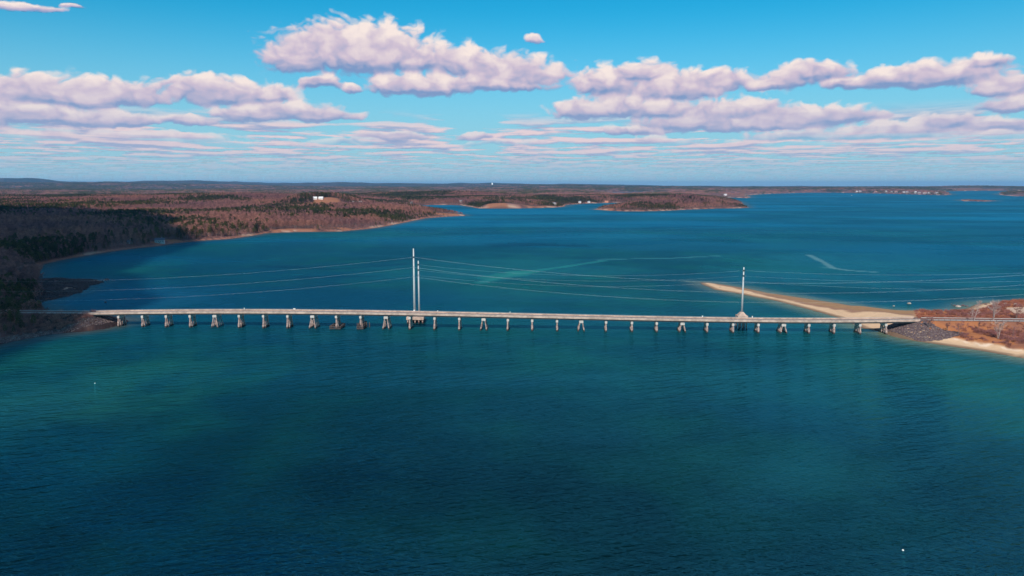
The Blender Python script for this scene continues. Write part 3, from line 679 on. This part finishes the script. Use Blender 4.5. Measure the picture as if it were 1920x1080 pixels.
def pine_tree(seed, h, n_, kind=0):
    r0 = random.Random(seed); tr = MB(); cr = MB()
    tr.tube([(0, 0, -.6), (r0.uniform(-.3, .3), r0.uniform(-.3, .3), h*.6), (0, 0, h*.97)], [h*.017, h*.010, .03], 6)
    base = .22 if kind == 0 else .42
    for k in range(n_):
        f = r0.random()**(.8 if kind == 0 else 1.0); z_ = h*(base+(1.02-base)*f)
        R_ = h*(.24*(1-f)+.03) if kind == 0 else h*(.20*math.sin(math.pi*min(1, .18+.8*f))**.7+.02)
        a_ = r0.choice(range(9))*.7+r0.uniform(-.22, .22)+int(f*7)*.9; r_ = R_*r0.random()**.45
        c_ = Vector((math.cos(a_)*r_, math.sin(a_)*r_, z_-r_*.12))
        for j in range(3):
            d1 = Vector((r0.gauss(0, 1), r0.gauss(0, 1), r0.gauss(0, .35))).normalized()*h*r0.uniform(.035, .065)
            d2 = d1.cross(Vector((r0.gauss(0, .4), r0.gauss(0, .4), 1))).normalized()*h*r0.uniform(.018, .035)
            cr.tri(c_-d1, c_+d2, c_+d1+Vector((0, 0, h*.012)))
    return tr, cr
def bush(seed, h):
    r0 = random.Random(seed); cr = MB()
    for k in range(70):
        a_ = r0.uniform(0, 6.28); b_ = Vector((math.cos(a_)*r0.random()*h*.6, math.sin(a_)*r0.random()*h*.6, r0.random()*.5*h))
        d_ = Vector((math.cos(a_)*.5+r0.gauss(0, .4), math.sin(a_)*.5+r0.gauss(0, .4), 1)).normalized()*r0.uniform(.3, .7)*h
        s_ = d_.cross(Vector((r0.gauss(0, 1), r0.gauss(0, 1), 0.1))).normalized()*.07; cr.tri(b_-s_, b_+s_, b_+d_)
    return cr
def two(name, tr, cr, mt, mc):
    """one mesh with two materials, for the uncountable part of the wood"""
    me = bpy.data.meshes.new(name); k = len(tr.v); me.from_pydata(tr.v+cr.v, [], tr.f+[tuple(i+k for i in q) for q in cr.f]); me.materials.append(mt); me.materials.append(mc)
    me.polygons.foreach_set('material_index', [0]*len(tr.f)+[1]*len(cr.f)); me.update(); return me
BARE = [bare_tree(20+i, 20, 6.4, 330, .12) for i in range(6)]; PINE = [pine_tree(50+i, 21, 230, i % 2) for i in range(6)]
def clump(seed, ev):
    """a patch of far canopy some 34 m across"""
    r0 = random.Random(seed); tr = MB(); cr = MB()
    for k in range(22):
        x_, y_ = r0.uniform(-17, 17), r0.uniform(-17, 17); h = r0.uniform(14, 21) if not ev else r0.uniform(16, 24)
        tr.tube([(x_, y_, -3), (x_, y_, h*.7)], [.25, .1], 3, False)
        for j in range(14 if ev else 16):
            f = r0.random(); R_ = (3.4*(1-f)+.6) if ev else 3.6
            c_ = Vector((x_+r0.uniform(-R_, R_), y_+r0.uniform(-R_, R_), h*(.3+.7*f)))
            d1 = Vector((r0.gauss(0, 1), r0.gauss(0, 1), r0.gauss(.3 if ev else 1, .5))).normalized()*(1.9 if ev else 2.4); d2 = d1.cross(Vector((r0.gauss(0, 1), r0.gauss(0, 1), 1))).normalized()*(.9 if ev else .38)
            cr.tri(c_-d1, c_+d2, c_+d1)
    return tr, cr
PROT = bpy.data.collections.new('tree_kinds')
def proto(me): o_ = bpy.data.objects.new(me.name, me); PROT.objects.link(o_); return o_
def scatter(name, protos, X, Y, Z, sc, kind='stuff', label=None, idx=None, tilt=0.0):
    col_ = bpy.data.collections.new(name+'_kinds')
    for o_ in protos: col_.objects.link(o_)
    n_ = len(X); me = bpy.data.meshes.new(name); me.vertices.add(n_); me.vertices.foreach_set('co', np.stack([X, Y, Z], -1).astype(np.float32).ravel())
    a_ = me.attributes.new('sc', 'FLOAT', 'POINT'); a_.data.foreach_set('value', np.asarray(sc, np.float32))
    a_ = me.attributes.new('rz', 'FLOAT', 'POINT'); a_.data.foreach_set('value', rng.uniform(0, 6.28, n_).astype(np.float32))
    a_ = me.attributes.new('ix', 'INT', 'POINT'); a_.data.foreach_set('value', (rng.integers(0, len(protos), n_) if idx is None else idx).astype(np.int32))
    o_ = bpy.data.objects.new(name, me); COL.objects.link(o_); o_['kind'] = kind
    if label: o_['label'] = label
    t_ = bpy.data.node_groups.new(name, 'GeometryNodeTree'); t_.interface.new_socket('Geometry', in_out='INPUT', socket_type='NodeSocketGeometry'); t_.interface.new_socket('Geometry', in_out='OUTPUT', socket_type='NodeSocketGeometry')
    N = t_.nodes; Lk = t_.links; gi_ = N.new('NodeGroupInput'); go_ = N.new('NodeGroupOutput')
    ci = N.new('GeometryNodeCollectionInfo'); ci.inputs['Collection'].default_value = col_; ci.inputs['Separate Children'].default_value = True; ci.inputs['Reset Children'].default_value = True
    ip = N.new('GeometryNodeInstanceOnPoints'); ip.inputs['Pick Instance'].default_value = True
    def named(nm, ty):
        q = N.new('GeometryNodeInputNamedAttribute'); q.data_type = ty; q.inputs['Name'].default_value = nm; return q.outputs['Attribute']
    cb = N.new('ShaderNodeCombineXYZ'); Lk.new(named('rz', 'FLOAT'), cb.inputs[2])
    Lk.new(gi_.outputs[0], ip.inputs['Points']); Lk.new(ci.outputs[0], ip.inputs['Instance']); Lk.new(named('ix', 'INT'), ip.inputs['Instance Index'])
    Lk.new(cb.outputs[0], ip.inputs['Rotation']); Lk.new(named('sc', 'FLOAT'), ip.inputs['Scale']); Lk.new(ip.outputs[0], go_.inputs[0])
    md = o_.modifiers.new('scatter', 'NODES'); md.node_group = t_; return o_
# candidates in the wedge the picture can see
def candidates(n_, y0, y1, x0=-.80, x1=.42):
    Y = np.sqrt(rng.uniform(y0*y0, y1*y1, n_)); X = Y*rng.uniform(x0, x1, n_); return X, Y
HOUSES = [  # px, py, length, width, wall height, turn, wall, roof, label
 (300,455.5,16,9,5.5,.3,(.42,.40,.40),(.10,.10,.13),'dark-roofed grey house with a pale gable close to the left shore'),
 (243,457,9,7,3.5,.9,(.30,.26,.26),(.12,.11,.13),'small dim shed in the trees left of the dark-roofed shore house'),
 (16,469,13,8,5,.2,(.60,.58,.58),(.30,.29,.30),'pale house half hidden among dark trees at the far left edge'),
 (515,419,15,9,5,.5,(.55,.50,.48),(.62,.60,.60),'pale-roofed house among pines on the wooded point'),
 (645,416,24,9,4.5,.1,(.40,.35,.34),(.46,.45,.47),'long low grey-roofed house in bare woods near the point'),
 (591,373.5,15,10,5.5,.1,(.80,.78,.76),(.78,.78,.78),'white barn on the hilltop clearing, the left one of two'),
 (602,373.5,17,10,5.5,-.1,(.80,.78,.76),(.78,.78,.78),'white barn on the hilltop clearing, the right one of two'),
 (667,382.5,24,10,6,0,(.66,.63,.61),(.66,.66,.68),'long white house on the cove shore below the barns'),
 (677,382.8,14,12,7,.4,(.80,.78,.76),(.55,.55,.58),'short white house right beside the long white cove house'),
 (701,382.5,22,12,7,.2,(.80,.78,.76),(.35,.35,.38),'white house with a grey roof midway along the cove'),
 (710,383,14,10,6,.5,(.62,.55,.52),(.30,.28,.30),'tan house just right of the grey-roofed cove house'),
 (745,383,18,10,7,.3,(.42,.22,.19),(.25,.22,.24),'reddish house on the cove shore behind the wooded point'),
 (771,382,16,10,8,.1,(.80,.78,.76),(.30,.30,.33),'small white house at the head of the cove'),
 (864,379.5,16,10,9,0,(.80,.78,.76),(.30,.30,.33),'narrow white house at the left foot of the bare bluff'),
 (929,377.5,16,11,7,0,(.78,.75,.72),(.33,.33,.36),'leftmost house of the row on top of the bare bluff'),
 (939,377.5,16,11,7,.3,(.70,.64,.60),(.30,.29,.31),'second house of the row on top of the bare bluff'),
 (948,377.5,20,11,8,0,(.62,.60,.62),(.24,.24,.28),'tallest grey house of the row on top of the bare bluff'),
 (958,378,18,11,7,.2,(.74,.68,.62),(.36,.33,.33),'rightmost house of the row on top of the bare bluff'),
 (1039,384.5,18,12,8,.4,(.66,.60,.58),(.30,.29,.31),'grey house on the low point right of the bluff'),
 (1087,380.3,14,9,6,0,(.72,.68,.66),(.34,.33,.36),'pale house on the far side of the small inlet, left one'),
 (1104,380.0,14,9,6,.2,(.76,.73,.70),(.34,.33,.36),'pale house on the far side of the small inlet, right one'),
 (1137,379.5,20,10,5,0,(.60,.26,.16),(.50,.22,.15),'rust-red boathouse at the inlet behind the sandy island point'),
 (1360,366.5,26,14,8,0,(.80,.76,.74),(.60,.58,.60),'white house near the far channel right of the island'),
 (923,346.3,34,30,34,0,(.85,.85,.83),(.85,.85,.83),'white water tower block on the far ridge')]
for k, px in enumerate((1606,1612,1642,1661,1671,1680,1694,1700,1709,1716,1723,1734,1742,1756,1790)):
    HOUSES.append((px, [360.2,360.4,360.6,361,361.2,361.2,361.6,362,362.3,362.4,362.8,363.2,363.4,364,355.8][k], 26+k % 3*10, 18, 9+k % 2*5, .3*(k % 3), [(.62,.58,.56),(.42,.32,.30),(.50,.44,.42)][k % 3], [(.5,.5,.53),(.3,.28,.3),(.40,.2,.17)][k % 3],
        ['first','second','third','fourth','fifth','sixth','seventh','eighth','ninth','tenth','eleventh','twelfth','thirteenth','last','lone far'][k]+' house from the left along the distant right-hand peninsula' if k < 14 else 'lone house on the far shore beyond the low island'))
HP = []
for h_ in HOUSES:
    x_, y_, z_ = on_terrain(h_[0], h_[1]); d_ = math.hypot(x_, y_); HP.append((x_, y_, z_))
    CLEAR.append((x_-x_/d_*(h_[2]*.8), y_-y_/d_*(h_[2]*.8), h_[2]*.62, h_[2]*1.1+min(60, d_*.006)))
hm = {}
for h_, (x_, y_, z_) in zip(HOUSES, HP):
    px, py, L_, w_, wh, rz, wc_, rc_, lab = h_
    for c_ in (wc_, rc_):
        if c_ not in hm: hm[c_] = material('house_paint', c_, .8, .08, .3)
    t = tag(empty('house', (x_, y_, z_-.3), rz), lab, 'house', 'houses along the shores')
    MB().box((0, 0, wh/2-1), (L_, w_, wh+2)).build('wall', hm[wc_], t)
    mb = MB(); e = .5; rh = w_*.42
    mb.v = [(-L_/2-e, -w_/2-e, wh-.1), (L_/2+e, -w_/2-e, wh-.1), (L_/2+e, w_/2+e, wh-.1), (-L_/2-e, w_/2+e, wh-.1), (-L_/2-e, 0, wh+rh), (L_/2+e, 0, wh+rh)]
    mb.f = [(0, 1, 5, 4), (2, 3, 4, 5), (1, 2, 5), (3, 0, 4), (0, 3, 2, 1)]; rf = mb.build('roof', hm[rc_], t)
    MB().box((L_*.2, w_*.12, wh+rh*.9), (1.0, .9, rh*.8+1)).build('chimney', M['rock'], rf)
    if y_ < 9000:
        nw = 4 if L_ < 25 else 6
        for q in range(nw):
            wn_ = MB().box((-L_/2+L_*(q+.7)/(nw+.4), -w_/2-.04, wh*.55), (L_*.07, .1, wh*.3)).build('window', M['glass'], t)
        MB().box((L_*.02, -w_/2-.05, wh*.28), (1.1, .1, 2.1)).build('door', M['timber'], t)

# near and middle wood: single trees
X, Y = candidates(330000, 430, 5200)
xx, yy = candidates(16000, 430, 1100, -.80, -.40); X = np.concatenate([X, xx]); Y = np.concatenate([Y, yy])
sd = sd_at(X, Y, 'mainland'); ok = sd > 8.5
X, Y, sd = X[ok], Y[ok], sd[ok]
s_, n_ = road_line(X, Y); fl = field(X, Y)
ok = ~((np.abs(n_) < BW/2+4) & (s_ < 30)) & (fl < .25) & (poly_sd(X, Y, NOTREE) < 7*value(X, Y, 16, 3)-4+8*(rng.random(len(X))-.5)) & ((poly_sd(X, Y, NOTREE2) < 8*value(X, Y, 16, 3)) | (rng.random(len(X)) < .35))
X, Y, sd = X[ok], Y[ok], sd[ok]; D = np.hypot(X, Y)
ev = evergreen(X, Y)+rng.normal(0, .17, len(X))+.13*sst(sd, 90, 20)*sst(X, -900, -600)-.32*sst(X, -560, -760)*sst(Y, 1700, 1300)-.34*sst(Y, 1000, 800) > .14
Z = height(X, Y, sd, 'mainland')-.2
sc = rng.uniform(.65, 1.15, len(X))*np.where(ev, 1.0, .95)*(.62+.38*sst(sd, 12, 45)); sc *= 1-.35*sst(Y, 640, 560)
sc *= 1-.4*sst(X, -620, -420)*sst(Y, 1500, 2100)*sst(sd, 150, 30)
print('trees', len(X), ev.sum())
order = np.argsort(D); bare_i = order[~ev[order]]; pine_i = order[ev[order]]
vis = lambda i: abs(X[i]/Y[i]) < .74
single = []
def make_tree(src, mt, mc, name):
    r_ = empty(name); a_ = src[0].build('trunk', mt, r_); b_ = src[1].build('crown', mc, r_); return r_, a_, b_
def copy_tree(src, loc, rz, sc_, label, cat, group, name):
    r_, a_, b_ = src; c_ = bpy.data.objects.new(name, None); COL.objects.link(c_); c_.location = loc; c_.rotation_euler.z = rz; c_.scale = (sc_,)*3
    tag(c_, label, cat, group)
    for q in (a_, b_): d_ = q.copy(); d_.parent = c_; COL.objects.link(d_)
srcB = [make_tree(BARE[i], M['bark'], M['twig'], 'bare_tree') for i in range(6)]; srcP = [make_tree(PINE[i], M['bark'], M['needle'], 'pine_tree') for i in range(6)]
used = np.zeros(len(X), bool)
for lst, srcs, nm, lab, grp in ((bare_i, srcB, 'bare_tree', 'leafless grey-brown tree in the shaded wood on the left shore', 'bare trees on the left shore'),
                       (pine_i, srcP, 'pine_tree', 'dark evergreen tree in the wood on the left shore', 'evergreens on the left shore')):
    pick = [i for i in lst[:3000] if vis(i)][:290]
    for k, i in enumerate(pick):
        used[i] = True; loc = (float(X[i]), float(Y[i]), float(Z[i]))
        if k < 6:
            r_ = srcs[k][0]; r_.location = loc; r_.scale = (float(sc[i]),)*3; tag(r_, lab, 'tree', grp)
        else: copy_tree(srcs[k % 6], loc, random.uniform(0, 6.28), float(sc[i]), lab, 'tree', grp, nm)
rest = ~used
pb = [proto(two('bare_tree_kind', *BARE[i], M['bark'], M['twig'])) for i in range(6)]; pp = [proto(two('pine_tree_kind', *PINE[i], M['bark'], M['needle'])) for i in range(6)]
m_ = rest & ~ev; scatter('bare_wood', pb, X[m_], Y[m_], Z[m_], sc[m_], label='mass of leafless grey-brown trees covering the left land')
m_ = rest & ev; scatter('evergreen_wood', pp, X[m_], Y[m_], Z[m_], sc[m_], label='mass of evergreen trees in patches over the left land')
# far canopy: patches of wood
X, Y = candidates(75000, 5100, 19000, -.80, .80)
sd = sd_at(X, Y, 'mainland'); ok = (sd > 30) & (field(X, Y) < .3); X, Y, sd = X[ok], Y[ok], sd[ok]
ev = evergreen(X, Y)+rng.normal(0, .06, len(X)) > .12-.25*sst(np.hypot(X, Y), 8000, 14000); Z = height(X, Y, sd, 'mainland')-1
cb_ = [proto(two('bare_canopy_kind', *clump(80+i, False), M['bark'], M['twig'])) for i in range(3)]+[proto(two('evergreen_canopy_kind', *clump(90+i, True), M['bark'], M['needle'])) for i in range(3)]
scatter('far_wood', cb_, X, Y, Z, rng.uniform(.8, 1.15, len(X)), label='far wooded hills of mixed bare and evergreen trees', idx=rng.integers(0, 3, len(X))+3*ev)
x2, y2 = rng.uniform(-700, 900, 1400)+WP['far_island'][4][0], rng.uniform(-900, 900, 1400)+WP['far_island'][0][1]; s2 = sd_at(x2, y2, 'far_island'); ok = s2 > 25
scatter('far_island_wood', cb_, x2[ok], y2[ok], height(x2[ok], y2[ok], s2[ok], 'far_island'), np.full(ok.sum(), 1.1), label='dark trees on the far island at the right edge', idx=np.where(rng.random(ok.sum()) < .6, 4, 1))

# headland scrub, riprap and bare trees
X = rng.uniform(296, 560, 20000); Y = rng.uniform(440, 640, 20000); sd = sd_at(X, Y, 'headland'); s_, n_ = road_line(X, Y)
lot = poly_sd(X, Y, SANDLOT); ok = (sd > 15) & (np.abs(n_) > BW/2+1.2) & (lot < 0) & (X/Y > .570+.006*value(X, Y, 12, 2)) & ~((s_ < S1+16) & (n_ < 2)) & (value(X, Y, 9, 3) > -.12+.3*sst(X, 330, 300)) & (rng.random(20000) < .8); X, Y, sd, n_ = X[ok], Y[ok], sd[ok], n_[ok]
bs = [proto(bush(i, 2.6).mesh('scrub_kind', M['scrub'])) for i in range(4)]
scatter('scrub', bs, X, Y, height(X, Y, sd, 'headland')-.2, rng.uniform(.45, 1.05, len(X))*np.where(np.abs(n_) < 14, .6, 1), label='rust-red leafless scrub covering the right headland')
X = rng.uniform(-420, -290, 6000); Y = rng.uniform(500, 640, 6000); sd = sd_at(X, Y, 'mainland'); s_, n_ = road_line(X, Y); ok = (sd > 10) & (np.abs(n_) > BW/2+1.5) & ((n_ < BW) | (rng.random(6000) < .35)) & (X < -318); X, Y, sd = X[ok], Y[ok], sd[ok]
bs2 = [proto(bush(10+i, 3.0).mesh('dull_scrub_kind', M['twig'])) for i in range(3)]
scatter('left_scrub', bs2, X, Y, height(X, Y, sd, 'mainland')-.2, rng.uniform(.5, 1.1, len(X)), label='dull leafless scrub beside the road on the left headland')
def stone(seed, r):
    r0 = random.Random(seed); bm_ = MB(); vs = []
    import itertools
    ph = (1+5**.5)/2
    V_ = [(-1,ph,0),(1,ph,0),(-1,-ph,0),(1,-ph,0),(0,-1,ph),(0,1,ph),(0,-1,-ph),(0,1,-ph),(ph,0,-1),(ph,0,1),(-ph,0,-1),(-ph,0,1)]
    bm_.v = [tuple(c*r/1.9*r0.uniform(.7, 1.15)*(.62 if j == 2 else 1) for j, c in enumerate(p)) for p in V_]
    bm_.f = [(0,11,5),(0,5,1),(0,1,7),(0,7,10),(0,10,11),(1,5,9),(5,11,4),(11,10,2),(10,7,6),(7,1,8),(3,9,4),(3,4,2),(3,2,6),(3,6,8),(3,8,9),(4,9,5),(2,4,11),(6,2,10),(8,6,7),(9,8,1)]
    return bm_
X = rng.uniform(250, 340, 14000); Y = rng.uniform(485, 530, 14000); sd = sd_at(X, Y, 'headland'); s_, n_ = road_line(X, Y)
ok = (sd > 2.2) & (s_ > S1-24) & (s_ < S1+22-np.clip(-n_, 0, 30)*.1) & (n_ < BW/2+8) & ~((s_ > S1) & (np.abs(n_) < BW/2+.8)) & (sd < 26); X, Y, sd = X[ok][:3600], Y[ok][:3600], sd[ok][:3600]
st = [proto(stone(i, .8).mesh('stone_kind', M['darkrock'])) for i in range(4)]+[proto(stone(9, .8).mesh('pale_stone_kind', M['bark']))]
scatter('riprap', st, X, Y, height(X, Y, sd, 'headland')+.1, rng.uniform(.45, 1.15, len(X)), label='dark broken stone piled under the right end of the bridge')
X = rng.uniform(-420, -270, 30000); Y = rng.uniform(480, 590, 30000); sd = sd_at(X, Y, 'mainland'); s_, n_ = road_line(X, Y)
ok = (sd > .8) & (sd < 13) & (n_ < 12); X, Y, sd = X[ok][:4200], Y[ok][:4200], sd[ok][:4200]
st2 = [proto(stone(20+i, .8).mesh('shore_stone_kind', M['darkrock'] if i < 3 else M['bark'])) for i in range(4)]
scatter('shore_stones', st2, X, Y, height(X, Y, sd, 'mainland')+.05, rng.uniform(.25, .85, len(X)), label='broken stone along the waterline of the left headland')
LEDGE = [at(*p) for p in [(62,530),(84,525),(120,522.5),(172,523),(192,529),(162,539),(150,548),(128,555),(100,560),(76,566),(60,562)]]
ledge = material('weedy_ledge', (.035, .024, .028), .8, .5, .5, .1)
X = rng.uniform(-520, -420, 16000); Y = rng.uniform(640, 860, 16000); sd = sd_at(X, Y, 'mainland'); ls = poly_sd(X, Y, LEDGE)
ok = (ls > -1) & (sd > -4) & (value(X, Y*.35, 9, 3) > -.22); X, Y, sd = X[ok][:3000], Y[ok][:3000], sd[ok][:3000]; print('ledge', len(X))
st3 = [proto(stone(40+i, 1.5).mesh('ledge_rock_kind', ledge)) for i in range(4)]
scatter('ledge_rocks', st3, X, Y, np.maximum(height(X, Y, sd, 'mainland'), 0)+.05, rng.uniform(.5, 1.5, len(X)), label='dark weedy rock ledge reaching into the bay on the left')
# bare trees of the headland
for k, (px, py, h, sp, stems, tw, mt, lab) in enumerate((
  (1741,616,9,3.6,3,130,'bark','low bushy grey tree just past the right end of the bridge'),
  (1776,622,7,2.6,2,80,'bark','thin grey sapling below the road, right of the stone slope'),
  (1798,628,9,3.4,3,130,'bark','twiggy grey tree on the seaward bank in mid headland'),
  (1826,601,15,3.0,1,80,'birch','white-barked tree leaning right behind the road'),
  (1822,603,10,2.6,1,60,'birch','short slim pale tree at the foot of the leaning white one'),
  (1862,600,16,4.2,4,150,'birch','tall white-barked tree with several spreading stems behind the road'),
  (1872,636,13,4.6,4,170,'birch','many-stemmed pale tree at the back of the right beach'),
  (1833,622,8,3,2,80,'bark','small dark tree on the bank left of the many-stemmed pale tree'),
  (1905,598,12,4,3,110,'bark','reddish grey tree behind the road at the right edge'),
  (1898,630,7,3,3,80,'bark','low shrub-like tree right of the many-stemmed pale tree'))):
    x_, y_, z_ = on_terrain(px, py, 'headland'); tr, cr = bare_tree(300+k, h*.95, sp*1.2, tw*6, .05, .22 if 'leaning' in lab else 0, stems)
    r_ = tag(empty('bare_tree', (x_, y_, z_), 0.0 if 'leaning' in lab else k*1.3), lab, 'tree', 'bare trees on the right headland'); tr.build('trunk', M[mt], r_); cr.build('crown', M['birch'] if mt == 'birch' else M['twig'], r_)
# boulders in the water
for k, (px, py, r, pale, lab) in enumerate(((1705,569.5,2.1,1,'largest pale boulder standing alone in the water behind the spit'),(1676,574,1.2,1,'small pale boulder left of the largest lone one'),
  (1790,573,1.8,0,'dark boulder at the left end of the rocks behind the headland'),(1797,575.5,2.6,1,'big pale boulder in the rocks behind the headland'),(1806,573.5,2.2,0,'brown boulder right of the big pale one'),(1813,574.5,1.6,0,'low dark rock beside the brown boulder'),
  (1838,571,1.4,0,'small dark rock between the boulder groups'),(1848,572.5,1.5,0,'flat dark rock left of the white-topped boulder'),(1859,570.5,2.2,1,'white-topped boulder behind the leaning tree'),(1784,570,.8,0,'smallest dark rock far left of the rocky group'),
  (200,524.5,2.6,0,'flat dark rock off the tip of the left mudflat'),(198,567,1.4,0,'small dark rock awash left of the bridge end'),(128,555.6,1.6,0,'dark rock close under the left mudflat'),(90,578,1.3,0,'small dark rock in the shallow bay at the left'),
  (1883,581,2.0,1,'pale boulder on the sand at the right edge, left one'),(1903,583,2.2,1,'pale boulder on the sand at the right edge, right one'),(1350,540,.9,1,'tiny pale rock on the sand spit'))):
    x_, y_ = at(px, py); kd = 'headland' if px > 1000 else 'mainland'; z_ = max(0, float(z_at(x_, y_, kd)[0]))
    o_ = stone(500+k, r).build('boulder', M['rock'] if pale else M['darkrock']); o_.location = (x_, y_, z_+r*.08); o_.rotation_euler.z = k; tag(o_, lab, 'boulder', 'boulders along the shores')
# small craft and floats
x_, y_ = at(1597, 366.6); t = tag(empty('motor_boat', (x_, y_, 0), .3), 'small white boat on open water before the far peninsula', 'boat')
mb = MB(); mb.v = [(-7,-2,1.2),(5,-2,1.4),(8,0,1.8),(5,2,1.4),(-7,2,1.2),(-6.5,-1.4,-.4),(4,-1.3,-.4),(6.5,0,-.2),(4,1.3,-.4),(-6.5,1.4,-.4)]
mb.f = [(0,1,2,3,4),(0,5,6,1),(1,6,7,2),(2,7,8,3),(3,8,9,4),(4,9,5,0)]; mb.build('hull', M['white'], t); MB().box((-.5, 0, 2.4), (4, 2.6, 2.2), taper=.8).build('cabin', M['white'], t); MB().box((1.6, 0, 2.7), (.1, 1.8, .8)).build('windscreen', M['glass'], t)
for px, py, lab in ((178,719,'tiny white float on the water at the lower left'),(1693,1032,'tiny white float on the water at the lower right')):
    x_, y_ = at(px, py); t = tag(empty('mooring_float', (x_, y_, 0)), lab, 'float', 'white floats'); MB().tube([(0,0,-.2),(0,0,0),(0,0,.2),(0,0,.32)], [.15,.32,.28,.1], 10).build('ball', M['white'], t, True); MB().tube([(0,0,.3),(0,0,.6)], .04, 6).build('eye', M['steel'], t)

# ================================================================== air
hz = MB().box((0, 24000, 150), (110000, 64000, 310)).build('haze', None or M['conc']); hz.data.materials.clear(); hz['kind'] = 'stuff'
vm = bpy.data.materials.new('air'); vm.use_nodes = True; n = NT(vm.node_tree); n.n.clear(); pv = n.new('ShaderNodeVolumePrincipled')
pv.inputs['Color'].default_value = (.22, .55, 1, 1); pv.inputs['Density'].default_value = 2.0e-5; pv.inputs['Anisotropy'].default_value = .1
n.l.new(pv.outputs[0], n.new('ShaderNodeOutputMaterial').inputs['Volume']); hz.data.materials.append(vm)
S.cycles.volume_bounces = 0; S.cycles.max_bounces = 5; S.cycles.diffuse_bounces = 2; S.cycles.glossy_bounces = 2; S.cycles.transparent_max_bounces = 8
S.cycles.use_denoising = True

# the big cloud behind the camera whose shade lies over the left shore
bm_ = bmesh.new(); bmesh.ops.create_icosphere(bm_, subdivisions=5, radius=1.0); v_ = np.array([v.co[:] for v in bm_.verts])
th = v_*np.array([2.2, 2.2, 2.2]); k_ = 1+.22*fbm(th[:, 0]+th[:, 2]*.6, th[:, 1]+th[:, 2]*.4, 5)*1.6
v_ = v_*k_[:, None]*np.array([1100, 1800, np.nan]); v_[:, 2] = 0
for v, c, k in zip(bm_.verts, v_, k_): z_ = v.co.z*k; v.co = (c[0], c[1], z_*(430 if z_ > 0 else 90))
me = bpy.data.meshes.new('cloud'); bm_.to_mesh(me); bm_.free(); me.polygons.foreach_set('use_smooth', [True]*len(me.polygons))
o_ = bpy.data.objects.new('cloud', me); COL.objects.link(o_); o_.location = (-1960, -740, 1500); o_.rotation_euler.z = math.radians(32.7); o_['kind'] = 'structure'
mv = bpy.data.materials.new('cloud_body'); mv.use_nodes = True; n = NT(mv.node_tree); n.n.clear()
lw = n.new('ShaderNodeLayerWeight'); lw.inputs[0].default_value = .5
tp = n.new('ShaderNodeBsdfTransparent'); dfu = n.new('ShaderNodeBsdfDiffuse'); dfu.inputs[0].default_value = (.9, .9, .9, 1); tl = n.new('ShaderNodeBsdfTranslucent'); tl.inputs[0].default_value = (.8, .8, .82, 1)
m1 = n.new('ShaderNodeMixShader'); n.l.new(dfu.outputs[0], m1.inputs[1]); n.l.new(tl.outputs[0], m1.inputs[2])
m2 = n.new('ShaderNodeMixShader'); n.put(m2.inputs[0], n.ss(lw.outputs['Facing'], .98, .72)); n.l.new(tp.outputs[0], m2.inputs[1]); n.l.new(m1.outputs[0], m2.inputs[2])
n.l.new(m2.outputs[0], n.new('ShaderNodeOutputMaterial').inputs[0]); me.materials.append(mv)
